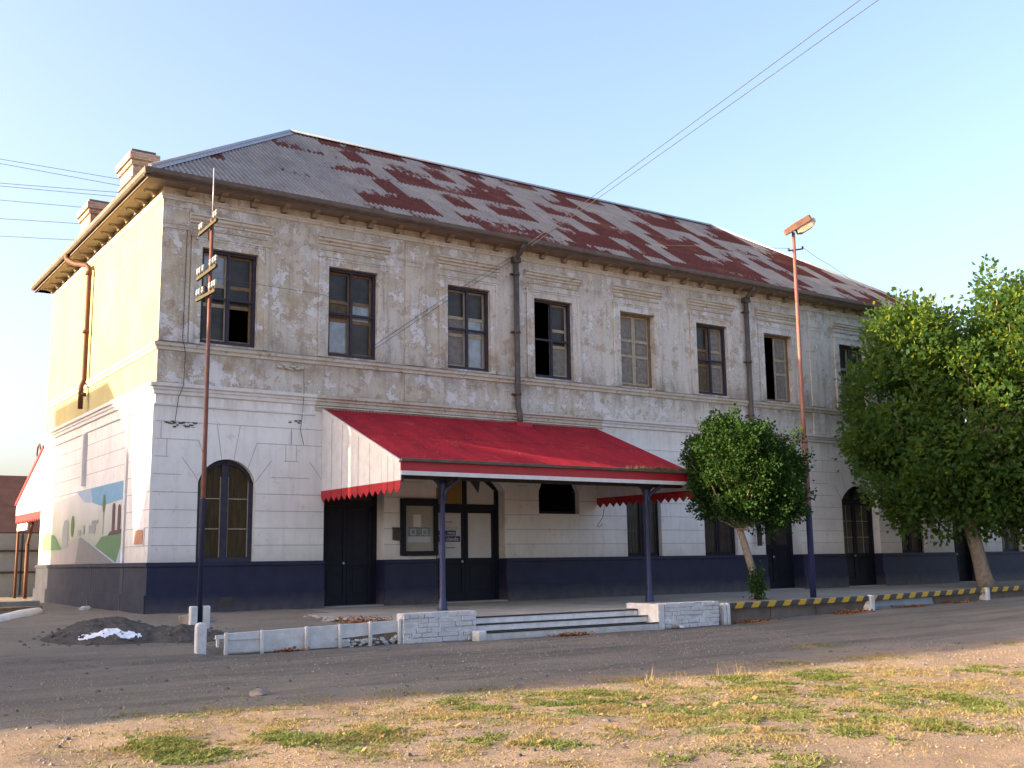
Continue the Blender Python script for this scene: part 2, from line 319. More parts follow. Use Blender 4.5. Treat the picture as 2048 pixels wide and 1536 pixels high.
# ground: grey gravel road, pinkish earth verge
n = NT('ground_earth', 0.95, 0, 0.1)
wob = n.math('ADD', n.math('MULTIPLY', n.math('SUBTRACT', n.noise(0.35, 5, 0.6), 0.5), 2.4), n.math('MULTIPLY', n.math('SUBTRACT', n.noise(2.2, 8, 0.75), 0.5), 2.2))
yy = n.math('ADD', n.x[1], wob)
verge = n.rng(yy, -14.1, -14.6)
big = n.noise(0.5, 6, 0.6, (0.45, 1.0, 1)); fine = n.noise(45, 4, 0.7); peb = n.noise(14, 5, 0.7)
track = n.noise(0.9, 5, 0.6, (0.14, 1.2, 1), (3, 0, 0))
road = n.mix(n.rng(big, 0.38, 0.64), (0.195, 0.176, 0.145), (0.275, 0.243, 0.195))
road = n.mix(n.rng(track, 0.50, 0.66, 0, 0.65), road, (0.11, 0.098, 0.09))
road = n.mix(n.rng(n.noise(0.8, 5, 0.6, (0.25, 1.3, 1), (9, 4, 0)), 0.54, 0.68, 0, 0.7), road, (0.26, 0.21, 0.165))
for (yc, wd_) in ((-8.9, .35), (-10.4, .32), (-11.7, .4), (-13.1, .3)):
    ty = n.math('ABSOLUTE', n.math('SUBTRACT', n.math('ADD', n.x[1], n.math('MULTIPLY', n.noise(0.12, 2, 0.5, off=(yc, 0, 0)), 2.4)), yc + 1.2))
    road = n.mix(n.math('MULTIPLY', n.rng(ty, wd_, wd_ * .4), n.rng(n.noise(1.2, 5, 0.7, (0.4, 1.5, 1), (yc, 1, 0)), 0.42, 0.6, 0, 0.6)), road, (0.12, 0.105, 0.092))
dirt = n.mix(n.rng(n.noise(1.2, 6, 0.65, off=(4, 2, 0)), 0.38, 0.62), (0.31, 0.226, 0.158), (0.375, 0.28, 0.20))
dirt = n.mix(n.rng(n.noise(0.9, 5, 0.6, off=(14, 2, 0)), 0.54, 0.6, 0, 0.6), dirt, (0.25, 0.195, 0.165))
c = n.mix(verge, road, dirt)
c = n.mix(n.rng(n.x[1], -7.0, -4.5, 0, 0.8), c, n.mix(n.rng(n.noise(1.3, 6, 0.6), 0.35, 0.65), (0.25, 0.215, 0.17), (0.31, 0.27, 0.215)))
c = n.mix(n.rng(peb, 0.60, 0.68, 0, 0.45), c, (0.12, 0.10, 0.09))
c = n.mix(n.rng(n.noise(26, 3, 0.7, off=(1, 1, 1)), 0.64, 0.70, 0, 0.55), c, (0.50, 0.45, 0.40))
c = n.mix(n.rng(fine, 0.35, 0.75, 0.0, 0.4), c, (0.10, 0.085, 0.075))
cr = n.math('ABSOLUTE', n.math('SUBTRACT', n.noise(0.8, 4, 0.6, (0.5, 1.6, 1), (2, 7, 0)), 0.5))
c = n.mix(n.math('MULTIPLY', n.rng(cr, 0.006, 0.0), n.rng(n.noise(0.6, 3, 0.5), 0.48, 0.56, 0, 0.8)), c, (0.07, 0.06, 0.052))
n.color(c); n.bump(n.math('ADD', n.math('MULTIPLY', peb, 1.0), n.math('ADD', fine, n.math('MULTIPLY', n.noise(5, 5, 0.7), 1.5))), 1.0, 0.04); M['ground'] = n.m
n = NT('mound_earth', 0.97, 0, 0.08)
a = n.noise(5, 7, 0.7); n.color(n.mix(n.rng(a, 0.38, 0.62), (0.075, 0.068, 0.062), (0.125, 0.112, 0.098))); n.bump(n.math('ADD', a, n.noise(30, 4, 0.7)), 1.0, 0.04); M['mound'] = n.m
n = NT('platform_paving', 0.9, 0, 0.2)
a = n.noise(1.0, 6, 0.6); c = n.mix(n.rng(a, 0.35, 0.65), (0.24, 0.22, 0.19), (0.33, 0.30, 0.25))
c = n.mix(n.rng(n.noise(4, 8, 0.7), 0.56, 0.66, 0, 0.5), c, (0.15, 0.125, 0.10)); n.color(c); n.bump(n.noise(25, 5, 0.7), 0.5, 0.01); M['paving'] = n.m

# ------------------------------------------------------------------ mesh helpers
WLOC = {}
def _name(o): return WLOC.get(o.name, Vector((0, 0, 0)))
class MB:
    def __init__(s): s.v = []; s.f = []; s.m = []; s.smooth = []
    def face(s, pts, mat=0, smooth=False):
        i = len(s.v); s.v += [tuple(p) for p in pts]; s.f.append(tuple(range(i, i + len(pts)))); s.m.append(mat); s.smooth.append(smooth)
    def box(s, x0, x1, y0, y1, z0, z1, mat=0, skip=''):
        P = [(x0, y0, z0), (x1, y0, z0), (x1, y1, z0), (x0, y1, z0), (x0, y0, z1), (x1, y0, z1), (x1, y1, z1), (x0, y1, z1)]
        i = len(s.v); s.v += P
        for k, q in dict(b=(0, 3, 2, 1), t=(4, 5, 6, 7), f=(0, 1, 5, 4), r=(1, 2, 6, 5), k=(2, 3, 7, 6), l=(3, 0, 4, 7)).items():
            if k in skip: continue
            s.f.append(tuple(i + a for a in q)); s.m.append(mat); s.smooth.append(False)
        return s
    def obox(s, a, b, w, h, mat=0, up=(0, 0, 1)):       # a bar from a to b, w across, h along up
        a = Vector(a); b = Vector(b); d = (b - a).normalized(); u = Vector(up); r = d.cross(u).normalized(); u = r.cross(d).normalized()
        P = []
        for p in (a, b):
            for (sx, sz) in ((-1, -1), (1, -1), (1, 1), (-1, 1)): P.append(p + r * (sx * w / 2) + u * (sz * h / 2))
        i = len(s.v); s.v += [tuple(p) for p in P]
        for q in ((0, 1, 2, 3), (7, 6, 5, 4), (0, 4, 5, 1), (1, 5, 6, 2), (2, 6, 7, 3), (3, 7, 4, 0)):
            s.f.append(tuple(i + k for k in q)); s.m.append(mat); s.smooth.append(False)
        return s
    def prism(s, poly, axis, a, b, mat=0, caps=True):     # poly in the two other axes (in x,y,z order), extruded along axis
        def P(u, v, w):
            return {'x': (w, u, v), 'y': (u, w, v), 'z': (u, v, w)}[axis]
        n = len(poly); i = len(s.v)
        s.v += [P(u, v, a) for u, v in poly] + [P(u, v, b) for u, v in poly]
        for k in range(n):
            s.f.append((i + k, i + (k + 1) % n, i + n + (k + 1) % n, i + n + k)); s.m.append(mat); s.smooth.append(False)
        if caps:
            s.f.append(tuple(i + k for k in reversed(range(n)))); s.f.append(tuple(i + n + k for k in range(n))); s.m += [mat, mat]; s.smooth += [False, False]
        return s
    def tube(s, pts, r, n=10, mat=0, cap=True, smooth=True):
        pts = [Vector(p) for p in pts]; rs = r if isinstance(r, (list, tuple)) else [r] * len(pts)
        i0 = len(s.v); prev = None
        for k, p in enumerate(pts):
            d = (pts[min(k + 1, len(pts) - 1)] - pts[max(k - 1, 0)]).normalized()
            if prev is None:
                u = d.orthogonal().normalized()
            else:
                u = (prev - d * prev.dot(d)).normalized()
            prev = u; w = d.cross(u)
            for j in range(n):
                a = 2 * math.pi * j / n; s.v.append(tuple(p + (u * math.cos(a) + w * math.sin(a)) * rs[k]))
        for k in range(len(pts) - 1):
            for j in range(n):
                s.f.append((i0 + k * n + j, i0 + k * n + (j + 1) % n, i0 + (k + 1) * n + (j + 1) % n, i0 + (k + 1) * n + j)); s.m.append(mat); s.smooth.append(smooth)
        if cap:
            s.f.append(tuple(i0 + j for j in reversed(range(n)))); s.f.append(tuple(i0 + (len(pts) - 1) * n + j for j in range(n))); s.m += [mat, mat]; s.smooth += [False, False]
        return s
    def lathe(s, c, prof, n=14, mat=0, axis=(0, 0, 1)):
        c = Vector(c); ax = Vector(axis).normalized(); 
        return s._lathe(c, ax, prof, n, mat)
    def _lathe(s, c, ax, prof, n, mat):
        u = ax.orthogonal().normalized(); w = ax.cross(u); i0 = len(s.v)
        for r, h in prof:
            for j in range(n):
                a = 2 * math.pi * j / n; s.v.append(tuple(c + ax * h + (u * math.cos(a) + w * math.sin(a)) * max(r, 1e-4)))
        for k in range(len(prof) - 1):
            for j in range(n):
                s.f.append((i0 + k * n + j, i0 + k * n + (j + 1) % n, i0 + (k + 1) * n + (j + 1) % n, i0 + (k + 1) * n + j)); s.m.append(mat); s.smooth.append(True)
        s.f.append(tuple(i0 + j for j in reversed(range(n)))); s.f.append(tuple(i0 + (len(prof) - 1) * n + j for j in range(n))); s.m += [mat, mat]; s.smooth += [False, False]
        return s
    def build(s, name, mats, parent=None, bevel=0.0, fix=True):
        if isinstance(mats, str): mats = [mats]
        v = np.array(s.v, dtype=float); lo = v.min(0); hi = v.max(0); c = Vector(((lo[0] + hi[0]) / 2, (lo[1] + hi[1]) / 2, lo[2]))
        me = bpy.data.meshes.new(name); me.from_pydata([(p[0] - c.x, p[1] - c.y, p[2] - c.z) for p in s.v], [], s.f); me.update()
        for m in mats: me.materials.append(M[m])
        me.polygons.foreach_set('material_index', s.m); me.polygons.foreach_set('use_smooth', s.smooth)
        if fix:
            import bmesh
            bm = bmesh.new(); bm.from_mesh(me); bmesh.ops.remove_doubles(bm, verts=bm.verts, dist=1e-5); bmesh.ops.recalc_face_normals(bm, faces=bm.faces); bm.to_mesh(me); bm.free()
        o = bpy.data.objects.new(name, me); COL.objects.link(o)
        pw = WLOC[parent.name] if parent else Vector((0, 0, 0))
        o.parent = parent; o.location = c - pw; WLOC[o.name] = c
        if bevel:
            b = o.modifiers.new('bevel', 'BEVEL'); b.width = bevel; b.segments = 2; b.limit_method = 'ANGLE'
        return o
def tag(o, label=None, cat=None, group=None, kind=None):
    if label: o['label'] = label
    if cat: o['category'] = cat
    if group: o['group'] = group
    if kind: o['kind'] = kind
    return o
def thing(name, loc, label, cat, group=None):
    o = bpy.data.objects.new(name, None); COL.objects.link(o); o.location = loc; WLOC[o.name] = Vector(loc); o.empty_display_size = 0.3
    return tag(o, label, cat, group)
def sstep(a, b, x):
    t = min(1, max(0, (x - a) / (b - a))); return t * t * (3 - 2 * t)

# ------------------------------------------------------------------ ground
def road_z(x): return -0.565 + 0.0195 * min(max(x - 11, 0), 17)
def gz(x, y):
    r = road_z(x)
    if y < -14: r = r - 0.05 * sstep(-14, -20, y)
    if y > -8.0:
        if x < 3.6 or y > 13.2 or x > 60:
            edge = sstep(-1.35, -0.75, x)
            y0 = -7.6 + 0.66 * edge                     # at the low board the soil stands behind it
            t0 = sstep(y0 - 1.2 * (1 - edge), y0 + 0.06 + 1.4 * (1 - edge), y)
            top = -0.26 + 0.16 * sstep(-7, -1.0, y) if x > -1.2 else -0.40 + 0.32 * sstep(-7, 0, y)
            e2 = sstep(-0.55, 0.7, x)
            ta = -0.40 + 0.32 * sstep(-7, 0, y); tb = -0.22 + 0.12 * sstep(-6.5, -1.0, y)
            top = ta * (1 - e2) + tb * e2
            r = r * (1 - t0) + top * t0
        elif x > 11.5 and y > -6.9:
            r = -0.7
        elif y > -6.9: r = -0.75
    nz = 0.02 * noise.noise(Vector((x * 0.8, y * 0.8, 0))) + 0.012 * noise.noise(Vector((x * 2.7, y * 2.7, 5)))
    if y < -13.5: nz += 0.035 * noise.noise(Vector((x * 1.3, y * 1.3, 9))) * sstep(-13.5, -15, y)
    return r + nz
def axis_pts(lo, hi, f0, f1, step, grow=1.28):
    c = list(np.arange(f0, f1 + 1e-6, step)); d = step; a = f0
    while a > lo: d = min(d * grow, 90); a -= d; c.insert(0, a)
    d = step; a = f1
    while a < hi: d = min(d * grow, 90); a += d; c.append(a)
    return c
gx = axis_pts(-1500, 1800, -7.5, 16.0, 0.13); gy = axis_pts(-600, 2400, -21.0, 1.0, 0.13)
gv = []; gf = []
for y in gy:
    for x in gx: gv.append((x, y, gz(x, y)))
nx = len(gx)
for j in range(len(gy) - 1):
    for i in range(nx - 1): gf.append((j * nx + i, j * nx + i + 1, (j + 1) * nx + i + 1, (j + 1) * nx + i))
me = bpy.data.meshes.new('ground'); me.from_pydata(gv, [], gf); me.materials.append(M['ground']); me.update()
me.polygons.foreach_set('use_smooth', [True] * len(gf))
go = bpy.data.objects.new('ground', me); COL.objects.link(go); tag(go, 'grey gravel forecourt and bare pinkish earth in front of the station', kind='structure')

# ------------------------------------------------------------------ the station building
ST = thing('station_building', (0, 0, -0.12), 'long two storey station building with white ground floor, peeling upper walls and rust patched roof', 'station')
LEN, DEP, WING = 31.6, 12.6, 48.0
SP, AP = 3.06, 3.64                                    # springing and apex of the ground floor arches
UPW = [1.78, 5.28, 9.05, 12.15, 15.6, 19.0, 22.35, 26.5, 29.85]
# ground floor openings: x0, x1, z0, kind
GF = [(1.12, 2.60, 1.10, 'win'), (4.49, 6.27, -0.12, 'door'), (7.91, 10.24, -0.12, 'wide'), (11.47, 12.99, 2.40, 'small'),
      (14.90, 16.36, 1.10, 'win'), (18.28, 19.84, 1.10, 'win'), (21.18, 23.05, -0.12, 'door'), (25.38, 27.50, -0.12, 'wide'),
      (28.80, 30.30, 1.10, 'win'), (32.2, 33.9, -0.12, 'door'), (35.6, 37.1, 1.10, 'win'), (39.5, 41.3, -0.12, 'door')]
def arch_z(x, x0, x1, sp=SP, ap=AP):
    a = (x1 - x0) / 2; h = ap - sp; Rr = (a * a + h * h) / (2 * h); return ap - Rr + math.sqrt(max(Rr * Rr - (x - (x0 + x1) / 2) ** 2, 0))
def facade(mb, y, xs0, xs1, z0, z1, openings, depth, mat=0, rmat=0):
    """a wall sheet in the plane y with openings (x0,x1,za,zb,arched) and reveals of the given depth"""
    xb = sorted({xs0, xs1, *[o[0] for o in openings], *[o[1] for o in openings]})
    zb = sorted({z0, z1, *[min(max(o[2], z0), z1) for o in openings], *[min(o[3], z1) for o in openings]})
    for i in range(len(xb) - 1):
        for k in range(len(zb) - 1):
            xa, xc, za, zc = xb[i], xb[i + 1], zb[k], zb[k + 1]; cx, cz = (xa + xc) / 2, (za + zc) / 2
            if any(o[0] < cx < o[1] and o[2] < cz < o[3] for o in openings): continue
            mb.face([(xa, y, za), (xc, y, za), (xc, y, zc), (xa, y, zc)], mat)
    for (x0, x1, za, zt, ar) in openings:
        za = max(za, z0)
        top = SP if ar else zt
        for x in (x0, x1): mb.face([(x, y, za), (x, y + depth, za), (x, y + depth, top), (x, y, top)], rmat)
        if za > z0 - 1e-6 and za > -0.1: mb.face([(x0, y, za), (x1, y, za), (x1, y + depth, za), (x0, y + depth, za)], rmat)
        N = 16 if ar else 1
        for q in range(N):
            xa = x0 + (x1 - x0) * q / N; xc = x0 + (x1 - x0) * (q + 1) / N
            a0 = arch_z(xa, x0, x1) if ar else zt; a1 = arch_z(xc, x0, x1) if ar else zt
            mb.face([(xa, y, a0), (xc, y, a1), (xc, y + depth, a1), (xa, y + depth, a0)], rmat)
            if ar and zt > max(a0, a1) - 1e-3: mb.face([(xa, y, a0), (xc, y, a1), (xc, y, zt + 1e-4), (xa, y, zt + 1e-4)], mat)
gops = [(a, b, c, AP + 0.002, True) for a, b, c, k in GF]
# lower wall (front, with the wing) and its side
w = MB(); facade(w, 0.0, 0, WING, -0.3, 5.20, gops, 0.45)
w.face([(0, 0, -0.3), (0, DEP, -0.3), (0, DEP, 5.20), (0, 0, 5.20)])
w.face([(0, DEP, -0.3), (WING, DEP, -0.3), (WING, DEP, 5.2), (0, DEP, 5.2)]); w.face([(WING, 0, -.3), (WING, DEP, -.3), (WING, DEP, 5.2), (WING, 0, 5.2)])
lower = w.build('lower_wall', 'white_wall', ST, fix=False); lower['label'] = 'white painted ground floor wall with block joints'
uops = [(c - 0.74, c + 0.74, 6.55, 9.02, False) for c in UPW]
w = MB(); facade(w, 0.0, 0, LEN, 5.20, 10.45, uops, 0.32)
w.face([(0, DEP, 5.2), (LEN, DEP, 5.2), (LEN, DEP, 10.45), (0, DEP, 10.45)]); w.face([(LEN, 0, 5.2), (LEN, DEP, 5.2), (LEN, DEP, 10.45), (LEN, 0, 10.45)])
up = w.build('upper_wall', 'plaster', ST, fix=False); up['label'] = 'stained upper wall of peeling cream and grey plaster'
w = MB(); w.face([(0, 0, 5.2), (0, DEP, 5.2), (0, DEP, 10.45), (0, 0, 10.45)])
sw = w.build('side_wall', 'cream', ST, fix=False); sw['label'] = 'blank cream end wall of the upper floor'
w = MB(); w.box(0.4, LEN - 0.3, 0.46, DEP - 0.2, 5.05, 5.25).box(0.4, LEN - .3, .46, DEP - .2, 10.2, 10.4); w.box(LEN, WING, 0.05, DEP, 5.21, 5.4)
w.box(.3, WING - .3, 4.5, 4.6, -.3, 5.04).box(.3, LEN - .3, 4.5, 4.6, 5.26, 10.2)
w.build('inner_floor', 'dark_timber', ST)
# wall joints of the ground floor and the voussoir lines round the arches
JZ = [1.50 + 0.43 * k for k in range(8)]
w = MB()
def jline(xa, za, xb, zb, y=-0.003, t=0.016):
    d = Vector((xb - xa, zb - za)).normalized(); nrm = Vector((-d.y, d.x)) * t / 2
    w.face([(xa + nrm.x, y, za + nrm.y), (xa - nrm.x, y, za - nrm.y), (xb - nrm.x, y, zb - nrm.y), (xb + nrm.x, y, zb + nrm.y)])
for z in JZ:
    x = 0.02
    for (a, b, c, k) in GF:
        pad = 0.0 if z < SP - 0.1 else (0.0 if z > 4.3 else (0.42 if z < 3.4 else (0.75 if z < 3.8 else 1.0 - (z - 3.8))))
        if c > z + .05 and k == 'small': pad = 0; continue
        if z > 4.3: continue
        e = a - pad
        if e > x: jline(x, z, e, z)
        x = b + pad
    jline(x, z, WING, z)
for (a, b, c, k) in GF:
    if k in ('wide',) and a < 20: continue
    cx = (a + b) / 2
    for (fx, dx, zt) in ((-0.12, -0.2, 4.50), (0.12, 0.2, 4.50)):
        jline(cx + fx * (b - a) * 0.9, AP + 0.005, cx + fx * (b - a) * 0.9 + dx * 0.7, 4.50)
    for s_ in (-1, 1):
        xa = cx + s_ * (b - a) * 0.36; za = arch_z(xa, a, b); jline(xa, za + .01, xa + s_ * 0.22, 4.08)
        jline(xa + s_ * 0.22, 4.08, cx + s_ * ((b - a) / 2 + 0.72), 4.08)
        xa = cx + s_ * (b - a) * 0.5; jline(xa, SP + 0.04, xa + s_ * 0.42, 3.65)
        jline(xa + s_ * 0.95, 4.08, xa + s_ * 0.95, 4.50); jline(xa + s_ * 0.8, 3.65, xa + s_ * 0.8, 4.08)
w.build('block_joints', 'joint_line', ST, fix=False)
w = MB()
for z in JZ + [4.94]:
    w.face([(-0.003, 0.02, z - .008), (-0.003, DEP - .05, z - .008), (-0.003, DEP - .05, z + .008), (-0.003, 0.02, z + .008)])
w.build('side_block_joints', 'joint_line', ST, fix=False)
# plinth: front in navy, side in grey, both with a moulded cap and a projecting foot
w = MB(); x = -0.06
doors = [(a, b) for a, b, c, k in GF if c < 0.5]
for (a, b) in doors + [(WING, WING)]:
    w.box(x, a, -0.06, 0.0, -0.3, 1.0).box(x - (0.03 if x < 0 else 0), a, -0.095, 0.0, 1.0, 1.10).box(x - (0.05 if x < 0 else 0), a, -0.115, -0.06, -0.35, 0.34)
    x = b
for (a, b) in doors: w.box(a - .001, a + 0.012, -.06, .44, -.3, 1.098).box(b - 0.012, b + .001, -.06, .44, -.3, 1.098)
pf = w.build('plinth', 'navy_paint', ST, 0.012); pf['label'] = 'navy blue painted base course'
w = MB(); w.box(-0.062, 0.0, 0.0, DEP, -0.3, 1.0).box(-0.097, 0.0, 0.0, DEP, 1.0, 1.102).box(-0.117, -0.062, -0.115, DEP, -0.35, 0.34)
w.build('side_plinth', 'grey_plinth', ST, 0.012)['label'] = 'dark blue grey painted base of the end wall'
for y in (1.95, 5.2):
    w = MB(); w.box(-0.069, -0.058, y, y + (0.28 if y < 3 else 0.09), 0.345, 0.998); w.box(-0.104, -.09, y, y + .1, 1.0, 1.106); w.box(-0.124, -.11, y + .02, y + .1, -.3, .33)
    w.build('plinth_stripe', 'navy_paint', ST)
w = MB(); w.box(1.7, 2.02, -0.122, -0.10, 0.0, 0.24); w.build('vent_grille', 'iron_dark', ST)
# corner pier and pipe of the end wall
w = MB(); w.box(-0.04, 0, 0.0, 2.0, 1.105, 4.93); w.build('corner_pier', 'white_wall', ST)
w = MB()
for z in JZ: w.face([(-0.043, 0.0, z - .008), (-0.043, 2.0, z - .008), (-0.043, 2.0, z + .008), (-0.043, 0.0, z + .008)])
w.build('pier_joints', 'joint_line', ST, fix=False)
w = MB(); w.box(-0.075, 0, 2.08, 2.24, 1.105, 4.93); w.build('conduit', 'white_trim', ST)
w = MB(); w.box(-0.062, -0.036, 0.30, 1.15, 1.50, 1.94); w.build('plaque_frame', 'white_trim', ST)
w = MB(); w.box(-0.075, -0.06, 0.36, 1.09, 1.55, 1.89); w.build('terracotta_plaque', 'terracotta', ST)

# cornices: profiles swept along the front and round the left corner
def cornice(name, prof, x1, mat, xa=None, ydep=DEP, label=None, mat2=None, split=None):
    """prof: list of (projection, z) from bottom to top; runs front from the left corner to x1 and back along the side"""
    w = MB()
    for i in range(len(prof)):
        (p0, z0), (p1, z1) = prof[i], prof[(i + 1) % len(prof)]
        if i == len(prof) - 1: break
        segs = [(-1, x1)] if not split else [(-1, split[0]), (split[0], split[1]), (split[1], x1)]
        for q, (a, b) in enumerate(segs):
            ax0 = -p0 if a == -1 else a; ax1 = -p1 if a == -1 else a
            w.face([(ax0, -p0, z0), (b, -p0, z0), (b, -p1, z1), (ax1, -p1, z1)], 1 if (split and q == 1) else 0)
        w.face([(-p0, -p0, z0), (-p0, ydep, z0), (-p1, ydep, z1), (-p1, -p1, z1)])
    o = w.build(name, [mat] + ([mat2] if mat2 else []), ST, fix=False)
    if label: o['label'] = label
    return o
cornice('lower_cornice', [(0, 5.16), (0.05, 5.18), (0.06, 5.26), (0.09, 5.28), (0.10, 5.33), (0.15, 5.36), (0.16, 5.44), (0, 5.47)], WING, 'white_trim', mat2='moulding', split=(4.2, 13.95), label='white lower string course, unpainted above the canopy')
cornice('upper_string', [(0, 6.26), (0.04, 6.28), (0.05, 6.35), (0.09, 6.38), (0.10, 6.44), (0.07, 6.47), (0, 6.50)], LEN, 'moulding')
cornice('belt_moulding', [(0, 4.88), (0.035, 4.90), (0.04, 4.94), (0, 4.95)], 4.2, 'white_trim')
cornice('frieze_moulding', [(0, 10.12), (0.03, 10.14), (0.035, 10.19), (0.06, 10.22), (0.06, 10.26), (0, 10.28)], LEN, 'moulding')
# second small member over the canopy
w = MB(); w.prism([(0, 5.02), (-0.05, 5.03), (-0.07, 5.09), (-0.11, 5.11), (-0.11, 5.15), (0, 5.155)], 'x', 4.2, 13.95); w.build('flashing_moulding', 'moulding', ST)
# pilasters of the upper floor with a sunk cap panel
for x in (0.0, 6.90, 24.05, LEN - 0.70):
    w = MB()
    x1 = x + (0.72 if x == 0 else 0.66)
    w.box(x, x1, -0.035, 0, 6.50, 10.12); w.box(x - (0 if x == 0 else .0), x1, -0.035, 0, 5.47, 6.26)
    w.box(x + .06, x1 - .06, -0.05, -0.03, 9.95, 9.99); w.box(x + .06, x1 - .06, -0.05, -0.03, 9.50, 9.56); w.box(x + .02, x1 - .02, -0.052, -0.03, 9.38, 9.42)
    w.box(x + .06, x + .10, -0.048, -0.03, 9.56, 9.95); w.box(x1 - .10, x1 - .06, -0.048, -0.03, 9.56, 9.95)
    w.box(x - 0.0, x1 + 0.0, -0.05, -0.03, 6.5, 6.62)
    w.build('pilaster', 'plaster', ST, 0.008)
# label mouldings and architraves round the upper windows: one piece per window
for c in UPW:
    w = MB()
    w.prism([(0, 9.62), (-0.04, 9.63), (-0.05, 9.68), (-0.10, 9.72), (-0.11, 9.78), (-0.15, 9.80), (-0.15, 9.84), (0, 9.87)], 'x', c - 1.10, c + 1.10)
    w.prism([(0, 9.46), (-0.03, 9.47), (-0.04, 9.50), (0, 9.52)], 'x', c - 0.98, c + 0.98)
    w.build('label_moulding', 'moulding', ST)
    w = MB()
    for s_ in (-1, 1):
        x0, x1 = sorted((c + s_ * 0.742, c + s_ * 1.00)); w.box(x0, x1, -0.03, 0, 6.5, 9.20)
        x0, x1 = sorted((c + s_ * 0.93, c + s_ * 1.03)); w.box(x0, x1, -0.055, 0, 6.5, 9.20)
    w.box(c - 1.03, c + 1.03, -0.045, 0, 9.20, 9.26); w.box(c - .742, c + .742, -0.03, 0, 9.022, 9.20); w.box(c - 1.06, c + 1.06, -.06, 0, 9.26, 9.30)
    w.build('architrave', 'plaster', ST, 0.006)

# chipped masonry patches where brackets and boxes were torn off
def rubble(name, x0, x1, z0, z1, n_, mat, y=-0.01, size=0.05, seed=1):
    r_ = random.Random(seed); w = MB()
    for _ in range(n_):
        x = r_.uniform(x0, x1); z = r_.uniform(z0, z1); s_ = size * r_.uniform(.4, 1.3)
        w.box(x - s_, x + s_, y - s_ * .5, y + .01, z - s_ * .4, z + s_ * .4)
    return tag(w.build(name, mat, ST, 0.006), kind='stuff')
rubble('broken_masonry', 0.25, 1.05, 4.38, 4.52, 26, 'iron_dark', seed=3, size=.035)
rubble('broken_masonry', 3.42, 3.80, 4.66, 4.74, 10, 'iron_dark', seed=4, size=.035)
rubble('broken_ledge', 3.15, 3.78, 6.05, 6.18, 22, 'moulding', seed=5, size=.06, y=-.05)

# ------------------------------------------------------------------ roof
EO, ZE, ZR = 0.5, 10.70, 15.40
RY = DEP / 2; RX0, RX1 = 5.95, LEN + 0.5 - 6.45
def corr(mb, org, du, dv, U, fn, per=0.15, amp=0.026, rows=1, mat=0, seg=4):
    """corrugated sheet: org + u*du + v*dv, v from 0 to fn(u); ridges along dv"""
    du = Vector(du); dv = Vector(dv); nrm = du.cross(dv).normalized(); org = Vector(org)
    n_ = int(U / per * seg); i0 = len(mb.v)
    for i in range(n_ + 1):
        u = U * i / n_; off = amp * math.cos(2 * math.pi * i / seg)
        vm = fn(u)
        for r_ in range(rows + 1): mb.v.append(tuple(org + du * u + dv * (vm * r_ / rows) + nrm * off))
    for i in range(n_):
        for r_ in range(rows):
            a = i0 + i * (rows + 1) + r_; mb.f.append((a, a + rows + 1, a + rows + 2, a + 1)); mb.m.append(mat); mb.smooth.append(True)
U = LEN + 2 * EO; L_ = math.hypot(RY + EO, ZR - ZE); dvf = Vector((0, (RY + EO) / L_, (ZR - ZE) / L_))
hipf = lambda u: L_ * min(1.0, u / (RX0 + EO), (U - u) / (U - (RX1 + EO)))
w = MB(); corr(w, (-EO, -EO, ZE), (1, 0, 0), dvf, U, hipf)
rf = w.build('roof', 'rusty_iron_front', ST, fix=False); rf['label'] = 'hipped corrugated iron roof, grey zinc with dark red rusted sheets'
w = MB(); corr(w, (LEN + EO, DEP + EO, ZE), (-1, 0, 0), Vector((0, -dvf.y, dvf.z)), U, hipf)
w.build('rear_roof_slope', 'rusty_iron_front', ST, fix=False)
V = DEP + 2 * EO; Ls = math.hypot(RX0 + EO, ZR - ZE); dvs = Vector(((RX0 + EO) / Ls, 0, (ZR - ZE) / Ls))
hips = lambda u: Ls * min(1.0, u / (V / 2), (V - u) / (V / 2))
w = MB(); corr(w, (-EO, DEP + EO, ZE), (0, -1, 0), dvs, V, hips); w.build('hip_end', 'rusty_iron_side', ST, fix=False); w = MB(); corr(w, (LEN + EO, -EO, ZE), (0, 1, 0), Vector((-dvs.x, 0, dvs.z)), V, hips)
w.build('hip_end', 'rusty_iron_side', ST, fix=False)
w = MB()
for a, b in (((-EO, -EO, ZE + .03), (RX0, RY, ZR + .03)), ((RX0, RY, ZR + .03), (RX1, RY, ZR + .03)), ((RX1, RY, ZR + .03), (LEN + EO, -EO, ZE + .03)), ((-EO, DEP + EO, ZE + .03), (RX0, RY, ZR + .03)), ((RX1, RY, ZR + .03), (LEN + EO, DEP + EO, ZE + .03))):
    w.tube([a, b], 0.055, 8); 
    a_, b_ = Vector(a), Vector(b); d = (b_ - a_).normalized(); sx = d.cross(Vector((0, 0, 1))).normalized()
    w.face([a_ - sx * .2 - Vector((0, 0, .10)), a_, b_, b_ - sx * .2 - Vector((0, 0, .10))]); w.face([a_ + sx * .2 - Vector((0, 0, .10)), a_, b_, b_ + sx * .2 - Vector((0, 0, .10))])
w.build('ridge_cap', 'galvanised', ST, fix=False)
